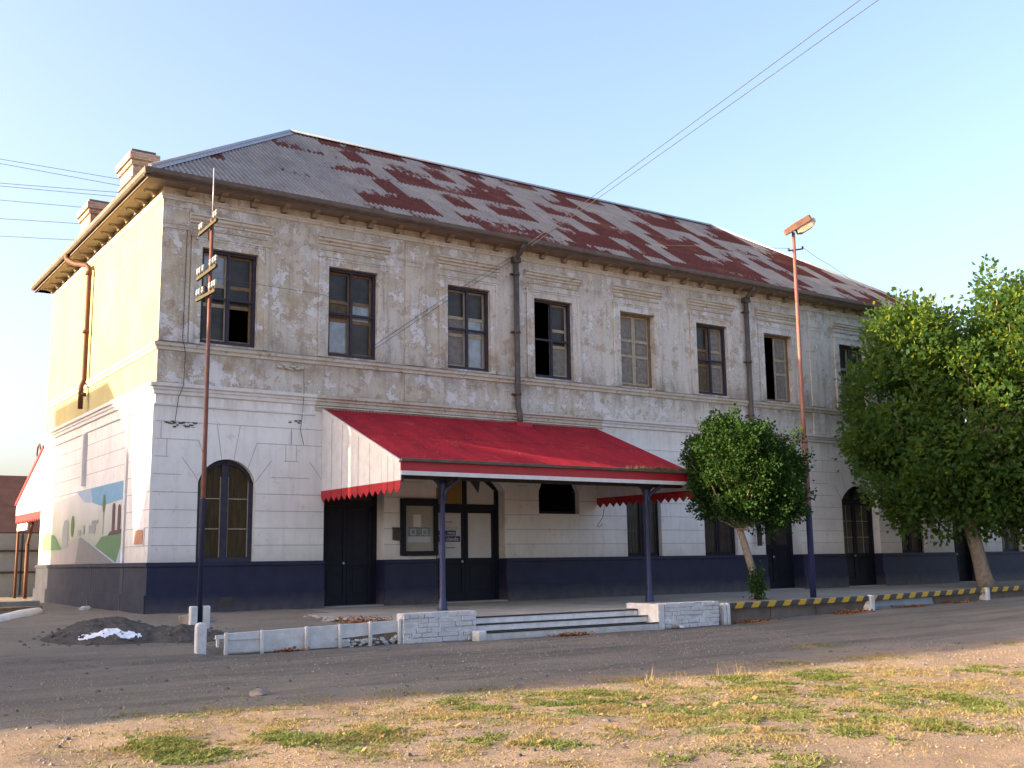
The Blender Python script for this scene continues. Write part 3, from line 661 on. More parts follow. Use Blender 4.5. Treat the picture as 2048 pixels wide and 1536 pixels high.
# soffit, corbels, fascia, gutter
w = MB(); w.box(-EO + .07, LEN + EO - .07, -EO + .07, -0.002, 10.45, 10.50); w.box(-EO + .07, -0.002, 0, DEP + EO - .07, 10.45, 10.50); w.box(LEN + .002, LEN + EO - .07, 0, DEP + EO - .07, 10.45, 10.5); w.box(-EO + .07, LEN + EO - .07, DEP, DEP + EO - .07, 10.45, 10.5)
w.build('soffit', 'soffit', ST)
w = MB()
w.box(-EO + .03, LEN + EO, -EO + .03, -EO + .065, 10.44, 10.66); w.box(-EO + .03, -EO + .065, -EO + .07, DEP + EO, 10.44, 10.66); w.box(LEN + EO - .065, LEN + EO - .03, -EO + .07, DEP + EO, 10.44, 10.66)
w.build('fascia_board', 'fascia_wood', ST)
w = MB()
gp = [(0.02, 10.53), (-0.10, 10.50), (-0.14, 10.55), (-0.15, 10.655), (-0.13, 10.665), (-0.11, 10.57), (0.0, 10.56)]
w.prism([(-EO + a, z) for a, z in gp], 'x', -EO - .13, LEN + EO); w.box(-EO - .13, LEN + EO, -EO - .02, -EO + .03, 10.44, 10.50)
w.prism([(-EO + a, z) for a, z in gp], 'y', -EO - .13, DEP + EO); w.box(-EO - .02, -EO + .03, -EO + .03, DEP + EO, 10.44, 10.50)
w.build('gutter', 'gutter_iron', ST)['label'] = 'brown iron eaves gutter'
def corbel(x, y, side):
    w = MB()
    if side: w.prism([(0, 10.28), (-0.10, 10.30), (-0.16, 10.38), (-0.30, 10.40), (-0.34, 10.448), (0, 10.448)], 'y', y - .075, y + .075); 
    else: w.prism([(0, 10.28), (-0.10, 10.30), (-0.16, 10.38), (-0.30, 10.40), (-0.34, 10.448), (0, 10.448)], 'x', x - .075, x + .075)
    w.build('corbel', 'soffit', ST)
x = 0.64
while x < LEN: corbel(x, 0, False); x += 0.853
y = 0.48
while y < DEP: corbel(0, y, True); y += 0.845
# downpipes
def downpipe(x, zb, mat='pipe_iron'):
    w = MB(); w.tube([(x, -0.52, 10.50), (x, -0.50, 10.38), (x, -0.20, 10.16), (x, -0.13, 10.08), (x, -0.13, 9.9)], 0.075, 10)
    w.box(x - .13, x + .13, -.22, -.03, 10.0, 10.16)
    w.tube([(x, -0.13, 9.95), (x, -0.13, 5.55), (x, -0.22, 5.35), (x, -0.22, zb)], 0.085, 12)
    for z in (9.6, 7.8, 5.9): w.tube([(x, -.13, z), (x, -.13, z + .09)], .105, 12); w.box(x - .16, x + .16, -.10, -.0, z + .02, z + .06)
    w.build('downpipe', mat, ST)
downpipe(10.68, 5.02); downpipe(20.66, 1.4)
w = MB(); w.tube([(-.60, 7.85, 10.5), (-.6, 7.8, 10.35), (-.45, 7.4, 10.12), (-.20, 6.98, 10.02), (-.13, 6.87, 9.9), (-.13, 6.86, 9.7), (-.13, 6.86, 6.5), (-.20, 6.86, 6.3), (-.20, 6.86, 5.62)], .075, 10)
for z in (9.7, 7.9, 6.0): w.tube([(-.15, 6.86, z), (-.15, 6.86, z + .1)], .10, 12)
w.build('side_downpipe', 'rust_pipe', ST)['label'] = 'rusty bent downpipe on the sunlit end wall'
w = MB(); w.box(-.12, 0, 6.62, 6.80, 3.35, 4.86); w.build('pipe_casing', 'white_trim', ST)
# chimneys
def chimney(y0, y1, x0, x1, zt):
    w = MB(); w.box(x0, x1, y0, y1, ZE - 0.3, zt - .42)
    w.box(x0 - .05, x1 + .05, y0 - .05, y1 + .05, zt - .85, zt - .78); w.box(x0 - .06, x1 + .06, y0 - .06, y1 + .06, zt - .42, zt - .28); w.box(x0 - .12, x1 + .12, y0 - .12, y1 + .12, zt - .28, zt - .07)
    c = w.build('chimney', 'chimney_brick', ST, 0.01)
    w = MB(); w.box(x0 - .05, x1 + .02, y0 - .02, y1 + .02, zt - .07, zt + .03); w.build('chimney_cap', 'dark_rock', c)
chimney(3.45, 4.75, 0.12, 0.72, 12.58); chimney(8.25, 9.50, 0.12, 0.74, 12.50)

# ------------------------------------------------------------------ upper windows
def shutter_leaf(name, x0, x1, y, z0, z1, mat, par, glassy=(), holes=()):
    """a panelled leaf with three rows; rows listed in glassy carry a pane, in holes nothing"""
    w = MB(); H = z1 - z0; st_ = 0.075
    w.box(x0, x0 + st_, y, y + .04, z0, z1); w.box(x1 - st_, x1, y, y + .04, z0, z1)
    zs = [z0, z0 + .10, z0 + H * .40, z0 + H * .44, z0 + H * .62, z0 + H * .66, z1 - .08, z1]
    for a, b in ((0, 1), (2, 3), (4, 5), (6, 7)): w.box(x0 + st_, x1 - st_, y + .002, y + .038, zs[a], zs[b])
    rows = [(zs[1], zs[2]), (zs[3], zs[4]), (zs[5], zs[6])]
    for k, (a, b) in enumerate(rows):
        if k in glassy or k in holes: continue
        w.box(x0 + st_, x1 - st_, y + .026, y + .034, a, b, 1); w.box(x0 + st_ + .055, x1 - st_ - .055, y + .012, y + .026, a + .06, b - .06, 1)
    o = w.build(name, [mat, mat.replace('wood', 'panel')], par, 0.004)
    for k, (a, b) in enumerate(rows):
        if k in glassy:
            g = MB(); g.box(x0 + st_, x1 - st_, y + .016, y + .022, a, b); g.build('pane', glassy[k], par)
    return o
def upper_window(c, cross, left, right, lab):
    z0, z1 = 6.55, 9.02; a, b = c - 0.74, c + 0.74; yf = 0.10 if cross else 0.20
    w = MB(); t = .085
    w.box(a, a + t, yf, yf + .09, z0, z1); w.box(b - t, b, yf, yf + .09, z0, z1); w.box(a + t, b - t, yf, yf + .09, z1 - t, z1); w.box(a + t, b - t, yf, yf + .09, z0, z0 + .10)
    fr = w.build('window', 'blue_frame' if cross else 'brown_wood', ST, 0.004); fr['label'] = lab
    if cross:
        w = MB(); w.box(c - .04, c + .04, yf + .004, yf + .075, z0 + .10, z1 - t); 
        zm = z0 + (z1 - z0) * .49; w.box(a + t, c - .04, yf + .008, yf + .07, zm - .03, zm + .03); w.box(c + .04, b - t, yf + .008, yf + .07, zm - .03, zm + .03)
        w.build('crossbar', 'blue_frame', fr, 0.004)
    yl = 0.24
    for side, spec in (('l', left), ('r', right)):
        x0, x1 = (a + t * .6, c + .02) if side == 'l' else (c + .02, b - t * .6)
        kind = spec[0]
        if kind == 'void':
            continue
        if kind == 'glass':
            w = MB(); w.box(x0, x1, yl + .02, yl + .026, z0 + .1, z1 - .08); w.build('pane', spec[1], fr); continue
        mat = spec[1]; gl = spec[2] if len(spec) > 2 else {}; ho = spec[3] if len(spec) > 3 else ()
        shutter_leaf('shutter', x0, x1, yl, z0 + .06, z1 - .05, mat, fr, gl, ho)
    return fr
D, B_ = 'dusty_glass', 'pale_reflection_glass'
upper_window(UPW[0], True, ('leaf', 'grey_wood', {0: D, 1: D, 2: B_}), ('leaf', 'brown_wood', {1: D, 2: D}, (0,)), 'blue cross window behind the telegraph post, one pane open')
upper_window(UPW[1], True, ('leaf', 'brown_wood', {0: B_, 2: D}), ('leaf', 'brown_wood', {0: D, 1: B_, 2: D}), 'blue cross window with a pale pane low left')
upper_window(UPW[2], True, ('leaf', 'grey_wood', {2: D}), ('leaf', 'grey_wood', {0: B_, 1: B_, 2: D}), 'blue cross window with a pale pane low right')
upper_window(UPW[3], True, ('void',), ('leaf', 'grey_wood', {1: D, 2: D}), 'blue cross window whose left half stands open')
upper_window(UPW[4], False, ('leaf', 'grey_wood'), ('leaf', 'grey_wood'), 'window closed by grey weathered shutters')
upper_window(UPW[5], True, ('leaf', 'brown_wood', {2: D}), ('leaf', 'grey_wood'), 'blue cross window backed by wooden shutters')
upper_window(UPW[6], False, ('void',), ('leaf', 'grey_wood'), 'window with one shutter shut and one open')
upper_window(UPW[7], True, ('leaf', 'grey_wood', {1: D, 2: D}), ('leaf', 'grey_wood', {2: D}), 'window half hidden by the plane tree')
upper_window(UPW[8], True, ('leaf', 'grey_wood', {2: D}), ('leaf', 'grey_wood', {2: D}), 'window hidden behind the plane tree')

# ------------------------------------------------------------------ ground floor windows and doors
def arch_poly(x0, x1, z0, inset, n_=14):
    a, b = x0 + inset, x1 - inset
    pts = [(a, z0), (b, z0)]
    for q in range(n_ + 1):
        x = b - (b - a) * q / n_; pts.append((x, arch_z(x, x0, x1) - inset))
    return pts
def arch_frame(mb, x0, x1, z0, y0, y1, t, sill=True, n_=16):
    """frame hugging the arched opening"""
    mb.box(x0, x0 + t, y0, y1, z0, SP); mb.box(x1 - t, x1, y0, y1, z0, SP)
    if sill: mb.box(x0 + t, x1 - t, y0, y1, z0, z0 + t)
    for q in range(n_):
        xa = x0 + (x1 - x0) * q / n_; xb = x0 + (x1 - x0) * (q + 1) / n_; za, zb = arch_z(xa, x0, x1), arch_z(xb, x0, x1)
        ta = t if xa > x0 + .01 else za - SP + 0.001; tb = t
        la = max(za - t * 1.1, SP - .0); lb = max(zb - t * 1.1, SP - .0)
        if xa < x0 + t: la = SP
        if xb > x1 - t: lb = SP
        mb.face([(xa, y0, la), (xb, y0, lb), (xb, y0, zb), (xa, y0, za)]); mb.face([(xa, y1, la), (xb, y1, lb), (xb, y1, zb), (xa, y1, za)])
        mb.face([(xa, y0, la), (xb, y0, lb), (xb, y1, lb), (xa, y1, la)])
def arch_window(x0, x1, z0, lab, glass='brown_blind', yf=0.16, frame='blue_frame', bars=False):
    c = (x0 + x1) / 2; w = MB(); arch_frame(w, x0, x1, z0, yf, yf + .08, .11)
    w.box(c - .09, c + .09, yf + .003, yf + .085, z0 + .11, AP - .13)
    fr = w.build('window', frame, ST, fix=False); fr['label'] = lab
    w = MB(); w.prism(arch_poly(x0, x1, z0 + .1, .1), 'y', yf + .05, yf + .056); w.build('pane', glass, fr)
    w = MB()
    for s_ in (-1, 1):
        xa, xb = sorted((c + s_ * .09, c + s_ * ((x1 - x0) / 2 - .11)))
        for z in (z0 + .80, z0 + 1.55): w.box(xa, xb, yf + .03, yf + .052, z, z + .022)
        for xx in (xa, xb - .02): w.box(xx, xx + .02, yf + .03, yf + .052, z0 + .11, SP + .15)
    w.build('glazing_bar', 'grey_wood' if not bars else 'iron_dark', fr)
    if bars:
        w = MB(); k = x0 + .12
        while k < x1 - .1: w.tube([(k, .07, z0 + .0), (k, .07, arch_z(k, x0, x1))], .011, 6); k += .125
        w.build('iron_bars', 'iron_dark', fr)
arch_window(*GF[0][:3], 'arched navy window with dark brown blinds beside the telegraph post')
arch_window(*GF[4][:3], 'dark barred arched window right of the canopy', 'dusty_glass', bars=True, frame='navy_door')
arch_window(*GF[5][:3], 'dark barred arched window left of the small tree', 'dusty_glass', bars=True, frame='navy_door')
arch_window(*GF[8][:3], 'barred window under the big plane tree', 'dusty_glass', bars=True, frame='navy_door')
arch_window(*GF[10][:3], 'arched window of the right wing', 'dusty_glass', frame='navy_door')
# small high window under the canopy
x0, x1, z0, _ = GF[3]
w = MB(); arch_frame(w, x0, x1, z0, .18, .24, .09); fr = w.build('window', 'navy_door', ST, fix=False); fr['label'] = 'small high dark window under the canopy'
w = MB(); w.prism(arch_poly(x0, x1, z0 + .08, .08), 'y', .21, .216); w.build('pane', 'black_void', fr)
def panel_door(x0, x1, yf, lab, glazed=None, leaves=2, glass='dusty_glass', transom=2.55, gb=1.10):
    w = MB(); arch_frame(w, x0, x1, -0.12, yf, yf + .10, .13, sill=False); w.box(x0 + .13, x1 - .13, yf + .002, yf + .10, transom, transom + .16)
    c = (x0 + x1) / 2
    w.box(c - .07, c + .07, yf + .006, yf + .10, transom + .16, AP - .14)
    d = w.build('door', 'navy_door', ST, fix=False); d['label'] = lab
    w = MB(); w.prism(arch_poly(x0, x1, transom + .15, .12), 'y', yf + .05, yf + .056); w.build('fanlight', glass if glazed in (None, 'solid') else glazed, d)
    a, b = x0 + .13, x1 - .13; n_ = leaves; W = (b - a) / n_
    for k in range(n_):
        xa, xb = a + W * k + .005, a + W * (k + 1) - .005; w = MB(); t = .11
        w.box(xa, xa + t, yf + .02, yf + .075, -.10, transom); w.box(xb - t, xb, yf + .02, yf + .075, -.10, transom)
        w.box(xa + t, xb - t, yf + .022, yf + .073, -.10, .14); w.box(xa + t, xb - t, yf + .022, yf + .073, gb - .14, gb); w.box(xa + t, xb - t, yf + .022, yf + .073, transom - .10, transom)
        w.box(xa + t, xb - t, yf + .045, yf + .06, .14, gb - .14); w.box(xa + t + .07, xb - t - .07, yf + .03, yf + .05, .22, gb - .22)
        if glazed is None and leaves == 1 or glazed == 'solid':
            w.box(xa + t, xb - t, yf + .045, yf + .06, gb, transom - .1); w.box(xa + t + .07, xb - t - .07, yf + .03, yf + .05, gb + .08, transom - .18)
        lf = w.build('door_leaf', 'navy_door', d, 0.006)
        if not (glazed == 'solid'):
            w = MB(); w.box(xa + t, xb - t, yf + .045, yf + .051, gb, transom - .10); w.build('door_pane', glazed or glass, d)
    w = MB(); w._lathe(Vector((c - .12, yf + .02, 1.02)), Vector((0, -1, 0)), [(0.015, 0), (0.015, .03), (0.035, .04), (0.03, .07)], 10, 0); w.build('door_knob', 'galvanised', d)
    w = MB(); w.box(x0 + .01, x1 - .01, yf - .45, yf + .12, -.119, -.085); w.build('threshold', 'concrete', d)
    return d
panel_door(*GF[1][:2], .42, 'dark navy panelled door behind the left side of the canopy', 'solid')
d2 = panel_door(*GF[2][:2], .34, 'dark double entrance door papered over inside its glass', 'paper', gb=1.12, transom=2.50)
panel_door(*GF[6][:2], .42, 'dark navy door behind the small tree', 'dusty_glass', gb=1.45)
ad = panel_door(*GF[7][:2], .30, 'arched double door with many small panes left of the plane tree', None, gb=1.12, transom=3.0, glass='dusty_glass')
w = MB()
for k in range(2):
    a = 25.51 + .93 * k
    for q in (1,): w.box(a + .465, a + .485, .325, .342, 1.12, 2.9)
    for z in (1.7, 2.3): w.box(a + .11, a + .82, .325, .342, z, z + .02)
w.build('glazing_bar', 'grey_wood', ad)
panel_door(*GF[9][:2], .42, 'dark door behind the trunk of the plane tree', 'solid'); panel_door(*GF[11][:2], .42, 'dark door of the right wing', 'solid')
# ochre panel in the left half of the entrance fanlight, pointed black pennant in the right
w = MB(); w.prism([(8.05, 2.67), (8.98, 2.67), (8.98, 3.5), (8.5, 3.42), (8.1, 3.22)], 'y', .372, .382); w.build('fanlight_board', 'ochre', d2)
w = MB(); w.prism([(9.20, 3.42), (9.62, 3.38), (9.56, 2.98)], 'y', .362, .370); w.build('pennant', 'ink', d2)

# ------------------------------------------------------------------ mural on the end wall
def mural_poly(w, pts, k, mat): w.prism(pts, 'x', -0.004 - 0.004 * k, -0.0035 - 0.004 * k + .0002, mat)
mats = ['mural_haze', 'mural_sky', 'mural_green', 'mural_road', 'mural_path', 'mural_tower', 'mural_blue', 'mural_cypress', 'mural_grey', 'mural_pink']
w = MB()
def mp(pts, k, mat):
    x = -0.005 - 0.003 * k; w.face([(x, a, b) for a, b in pts], mats.index(mat))
mp([(12.0, 1.11), (2.30, 1.11), (2.30, 3.1), (5.5, 3.22), (12.0, 3.0)], 0, 'mural_haze')
mp([(5.9, 3.22), (2.35, 3.22), (2.35, 2.75), (3.4, 2.72), (4.6, 2.66), (5.6, 2.8)], 1, 'mural_sky')
mp([(7.6, 3.22), (5.9, 3.22), (5.6, 2.8), (6.6, 2.86)], 1, 'mural_blue')
mp([(12.0, 1.11), (7.4, 1.11), (7.0, 1.84), (7.35, 1.86)], 2, 'mural_path')
mp([(7.4, 1.11), (3.1, 1.11), (6.75, 1.86), (7.0, 1.86)], 2, 'mural_road')
mp([(3.1, 1.11), (2.86, 1.11), (6.65, 1.89), (6.78, 1.88)], 3, 'mural_blue')
mp([(2.86, 1.11), (2.35, 1.11), (2.35, 1.9), (4.5, 1.82), (5.2, 1.55)], 2, 'mural_green')
mp([(2.9, 1.11), (2.35, 1.11), (2.35, 1.72)], 3, 'mural_blue')
mp([(12.0, 1.55), (12.0, 1.95), (11.4, 2.1), (10.2, 2.0), (9.2, 1.55)], 3, 'mural_green')
mp([(3.45, 1.88), (3.18, 1.88), (3.18, 2.62), (3.25, 2.68), (3.40, 2.68), (3.45, 2.62)], 4, 'mural_tower')
mp([(2.90, 1.92), (2.62, 1.92), (2.62, 2.55), (2.7, 2.62), (2.85, 2.62), (2.90, 2.55)], 4, 'mural_tower')
mp([(3.8, 1.84), (2.36, 1.88), (2.36, 1.98), (3.6, 1.94)], 5, 'mural_tower')
mp([(9.2, 1.55), (8.4, 1.62), (8.4, 2.35), (8.6, 2.45), (9.0, 2.42), (9.2, 2.2)], 3, 'mural_grey')
for cy, zc, ry, rz in ((7.9, 2.22, .2, .32), (4.35, 2.72, .13, .26)):
    mp([(cy + ry * math.cos(t * math.pi / 6), zc + rz * math.sin(t * math.pi / 6)) for t in range(12)], 5, 'mural_cypress')
mp([(4.37, 1.9), (4.33, 1.9), (4.33, 2.5), (4.37, 2.5)], 4, 'mural_cypress')
for (a, b, z0, z1) in ((5.9, 5.2, 1.95, 2.18), (5.6, 4.9, 2.2, 2.3), (7.2, 6.8, 1.92, 2.08), (6.6, 6.4, 1.95, 2.2)): mp([(a, z0), (b, z0), (b, z1), (a, z1)], 4, 'mural_grey')
mu = w.build('mural', mats, ST, fix=False); mu['label'] = 'faded wall painting of a road with green banks and blue sky'

# ------------------------------------------------------------------ the entrance canopy (a part of the building with its own pieces)
CX0, CX1, CZ0, CZ1, CD = 4.42, 13.72, 5.10, 3.37, 4.32
Lc = math.hypot(CD, CZ0 - CZ1); dc = Vector((0, CD / Lc, (CZ0 - CZ1) / Lc))
def canopy(y_sign, yw, parent, full=True, x0=CX0, x1=CX1):
    w = MB()
    corr(w, (x0 - .04, yw - y_sign * CD, CZ1), (1, 0, 0), Vector((0, y_sign * dc.y, dc.z)), x1 - x0 + .08, lambda u: Lc, per=.10, amp=.015)
    return w.build('canopy', 'red_iron', parent, fix=False)
cn = canopy(1, 0, ST); cn['label'] = 'red corrugated canopy over the entrance with white boarded ends'
w = MB(); w.box(CX0, CX1, -CD - .02, -CD + .03, 3.12, 3.33); w.build('red_fascia', 'red_trim', cn, .004)
w = MB(); w.box(CX0 - .01, CX1 + .01, -CD - .045, -CD - .005, 3.02, 3.12); w.build('white_fascia', 'white_trim', cn, .004)
w = MB(); w.prism([(-CD - .02, 3.33), (-CD - .12, 3.34), (-CD - .13, 3.40), (-CD - .11, 3.41), (-CD - .02, 3.37)], 'x', CX0 - .03, CX1 + .05); w.build('gutter', 'gutter_iron', cn)
def valance(x, y0, sgn, parent, xn, nb=14, z_b=2.90, tip=0.30, drop=0.13, ztop=None):
    """boarded end: nb boards, white above, red pointed tips below; y0 at the wall, running to y0 - sgn*CD"""
    wt, rd = MB(), MB(); bw = CD / nb
    for k in range(nb):
        a = y0 - sgn * (bw * k + .006); b = y0 - sgn * (bw * (k + 1) - .006); f0 = bw * k / CD; f1 = bw * (k + 1) / CD
        za = CZ0 - (CZ0 - CZ1) * f0 - .05; zb = CZ0 - (CZ0 - CZ1) * f1 - .05; j = rnd.uniform(-.008, .008)
        wt.prism([(a, z_b), (b, z_b), (b, zb), (a, za)], 'x', x - .012 + j, x + .012 + j)
        rd.prism([(a, z_b), (b, z_b), (b, z_b - tip + drop), ((a + b) / 2, z_b - tip), (a, z_b - tip + drop)], 'x', x - .016 + j, x + .010 + j)
    v = wt.build('end_boards', 'white_trim', parent); rd.build('pointed_trim', 'red_trim', parent)
    w = MB(); w.obox((x - .02 * xn, y0, CZ0 - .03), (x - .02 * xn, y0 - sgn * CD, CZ1 - .03), .05, .07); w.build('barge_board', 'white_trim', parent)
    w = MB(); w.box(x + .02, x + .07, *sorted((y0, y0 - sgn * CD)), z_b - .02, z_b + .10); w.build('rail', 'dark_timber', parent)
valance(CX0, 0, 1, cn, 1); valance(CX1, 0, 1, cn, -1)
w = MB()
w.box(CX0 + .08, CX1 - .08, -3.90, -3.72, 2.98, 3.16)                      # plate on the posts
for k in range(9): xx = CX0 + .35 + k * (CX1 - CX0 - .7) / 8; w.obox((xx, -.02, CZ0 - .12), (xx, -CD + .05, CZ1 - .08), .06, .12)
for yy in (-1.2, -2.5, -3.5): w.box(CX0 + .08, CX1 - .08, yy - .03, yy + .03, CZ0 + (CZ1 - CZ0) * (-yy / CD) - .10, CZ0 + (CZ1 - CZ0) * (-yy / CD) - .04)
w.build('rafters', 'dark_timber', cn)
def post(x, y, par, bracket):
    w = MB(); zb = -.12
    w.lathe((x, y, zb), [(.13, 0), (.13, .03), (.115, .05), (.10, .22), (.085, .26), (.078, .3), (.066, 2.55), (.085, 2.60), (.085, 2.68), (.07, 2.72), (.10, 2.98), (.12, 3.10)], 16)
    if bracket:
        for s_ in (-1, 1):
            w.prism([(x + s_ * .06, 2.72), (x + s_ * .06, 3.08), (x + s_ * .52, 3.08), (x + s_ * .30, 3.02), (x + s_ * .16, 2.92)], 'y', y - .03, y + .03)
        w.tube([(x + .32, y - .42, 3.30), (x + .32, y - .40, 3.12), (x + .27, y - .3, 2.98), (x + .08, y - .08, 2.78), (x + .02, y - .08, 2.7), (x + .02, y - .08, 2.5)], .05, 10)
    return w.build('post', 'blue_post', par)
post(5.95, -3.62, cn, True); post(12.37, -3.80, cn, True)
w = MB(); w.box(10.42, 10.98, -.42, -.05, 4.93, 5.06); w.build('flashing', 'red_trim', cn)
w = MB(); pp = [(13.55 - .02 * k, -.55, 2.62 - .085 * k) for k in range(5)] + [(13.42, -.4, 2.1), (13.40, -.35, 2.03), (13.46, -.33, 2.0), (13.56, -.33, 2.03), (13.6, -.33, 2.08)]
w.tube(pp, .008, 6); w.build('loose_wire', 'wire_black', cn)

# moss growing in the canopy gutter
r_ = random.Random(5); w = MB()
for _ in range(500):
    x = 11.2 + 2.5 * r_.random() ** .7; y = -CD - .07 + r_.uniform(-.05, .08); z = 3.39 + r_.uniform(0, .02); h = r_.uniform(.03, .12); a = r_.uniform(0, 6.28); q = r_.uniform(.008, .02)
    w.face([(x - q * math.cos(a), y - q * math.sin(a), z), (x + q * math.cos(a), y + q * math.sin(a), z), (x + r_.uniform(-.03, .03), y + r_.uniform(-.03, .03), z + h)])
tag(w.build('moss', 'roof_moss', None, fix=False), 'green moss and weeds growing in the right end of the canopy gutter', 'moss', kind='stuff')

# posters, notice case, letter box
nc = thing('notice_case', (7.35, -.09, 1.2), 'dark framed notice case with pinned photographs left of the double door', 'notice board')
w = MB(); w.box(6.76, 6.90, -.10, -.002, 1.20, 2.76); w.box(7.80, 7.93, -.10, -.002, 1.20, 2.76); w.box(6.90, 7.80, -.10, -.002, 1.20, 1.32); w.box(6.90, 7.80, -.10, -.002, 2.56, 2.76)
w.build('frame', 'navy_door', nc, .006)
w = MB(); w.box(6.90, 7.80, -.03, -.01, 1.32, 2.56); w.build('backboard', 'board_beige', nc)
ps = MB(); ps.box(7.16, 7.40, -.036, -.031, 1.98, 2.32); tag(ps.build('paper_notice', 'paper'), 'blank white sheet pinned in the notice case above the photographs', 'notice')
ps = MB(); ps.box(6.98, 7.70, -.036, -.031, 1.56, 1.72, 0); ps.box(6.99, 7.69, -.037, -.031, 1.72, 1.98, 1); ps.box(7.07, 7.24, -.040, -.036, 1.76, 1.92, 0); ps.box(7.10, 7.21, -.043, -.039, 1.78, 1.90, 1); ps.box(7.44, 7.60, -.040, -.036, 1.76, 1.92, 0); ps.box(7.47, 7.57, -.043, -.039, 1.78, 1.90, 1)
tag(ps.build('photograph', ['snow_print', 'photo_print']), 'wide bluish photograph print pinned low in the notice case', 'photograph')
w = MB(); w.box(6.53, 6.75, -.08, 0, 1.62, 1.93); w.prism([(-.085, 1.93), (-.10, 1.95), (0, 1.97), (0, 1.93)], 'x', 6.52, 6.75); w.box(6.57, 6.71, -.086, -.08, 1.84, 1.86)
tag(w.build('wall_box', 'iron_dark', None, .004), 'small black metal box on the white wall left of the notice case', 'letter box')
def text(s_, size, loc, mat, name='lettering', par=None, bold=.0):
    cu = bpy.data.curves.new('t', 'FONT'); cu.body = s_; cu.size = size; cu.extrude = .001; cu.offset = bold
    t = bpy.data.objects.new('t', cu); COL.objects.link(t); bpy.context.view_layer.update()
    me = bpy.data.meshes.new_from_object(t.evaluated_get(bpy.context.evaluated_depsgraph_get())); COL.objects.unlink(t); bpy.data.objects.remove(t)
    me.materials.clear(); me.materials.append(M[mat]); o = bpy.data.objects.new(name, me); COL.objects.link(o)
    o.rotation_euler = (RAD(90), 0, 0); o.location = Vector(loc) - (WLOC[par.name] if par else Vector((0, 0, 0))); o.parent = par; return o
po = thing('poster', (8.52, .37, 1.2), 'white poster with two blue title bars stuck inside the left door glass', 'poster')
w = MB(); w.box(8.14, 8.95, .376, .380, 1.14, 2.38); w.build('sheet', 'paper', po)
w = MB(); w.box(8.16, 8.78, .370, .376, 1.76, 1.90); w.box(8.16, 8.92, .368, .376, 1.58, 1.74); w.build('title_bar', 'poster_blue', po)
text('mos', .15, (8.50, .366, 1.79), 'paper', par=po, bold=.003); text('ciendo', .15, (8.46, .364, 1.615), 'paper', par=po, bold=.003)
w = MB()
for (a, b, z) in ((8.45, 8.66, 2.13), (8.45, 8.85, 1.98), (8.45, 8.85, 1.94), (8.45, 8.76, 1.40)): w.box(a, b, .372, .376, z, z + (.022 if z > 2.1 or z < 1.5 else .006))
w.build('text_line', 'ink', po)

# ------------------------------------------------------------------ trackside canopy seen past the left end
tc = thing('trackside_canopy', (.1, 16.9, -.1), 'sunlit end of the platform side canopy with red edge beyond the left corner', 'canopy')
w = MB(); corr(w, (10.0, DEP + CD, CZ1 - .05), (-1, 0, 0), Vector((0, -dc.y, dc.z)), 10.0 - .0, lambda u: Lc, per=.1, amp=.015); w.build('roof', 'red_iron', tc, fix=False)
wt, rd = MB(), MB()
for k in range(14):
    bw = CD / 14; a = DEP + bw * k + .005; b = DEP + bw * (k + 1) - .005; za = CZ0 - (CZ0 - CZ1) * bw * k / CD - .1; zb = CZ0 - (CZ0 - CZ1) * bw * (k + 1) / CD - .1
    wt.prism([(a, 2.9), (b, 2.9), (b, zb), (a, za)], 'x', -.012, .012); rd.prism([(a, 2.9), (b, 2.9), (b, 2.68), ((a + b) / 2, 2.58), (a, 2.68)], 'x', -.014, .01)
wt.build('end_boards', 'white_trim', tc); rd.build('pointed_trim', 'red_trim', tc)
w = MB(); w.obox((-.03, DEP, CZ0 - .06), (-.03, DEP + CD + .05, CZ1 - .08), .06, .10); w.build('barge_board', 'red_trim', tc)
w = MB(); w.tube([(-.02, DEP + .5, 4.98), (-.02, DEP + .75, 5.2), (-.02, DEP + 1.0, 5.12), (-.02, DEP + 1.1, 4.85), (-.02, DEP + .85, 4.72), (-.02, DEP + 1.35, 4.62)], .03, 6); w.build('scroll', 'rust_pipe', tc)
w = MB(); w.tube([(.35, 16.4, -.1), (.35, 16.4, 1.9)], .07, 10); w.obox((.35, 16.4, 1.85), (.35, 15.7, 2.6), .08, .1); w.tube([(.1, 16.9, -.1), (.1, 16.9, 3.2)], .05, 8); w.build('post', 'rust_pipe', tc)
w = MB(); w.box(-.06, -.02, 14.5, 16.3, 2.32, 2.56); bs = w.build('station_sign', 'white_trim', None); tag(bs, 'small white and blue sign hanging under the trackside canopy', 'sign')
w = MB(); w.box(-.068, -.06, 14.75, 16.05, 2.38, 2.50); w.build('blue_band', 'sign_blue', bs)
w = MB(); w.box(-.5, 1.5, 18.4, 18.46, -.05, 2.3, 0); w.box(-.5, 1.5, 18.34, 18.4, .8, .88, 1); w.box(-.5, 1.5, 18.34, 18.4, 1.6, 1.68, 1); w.box(.5, .56, 18.34, 18.4, 0, 2.3, 1)
tag(w.build('metal_gate', ['mural_grey', 'iron_dark']), 'grey panelled metal gate behind the trackside canopy post', 'gate')
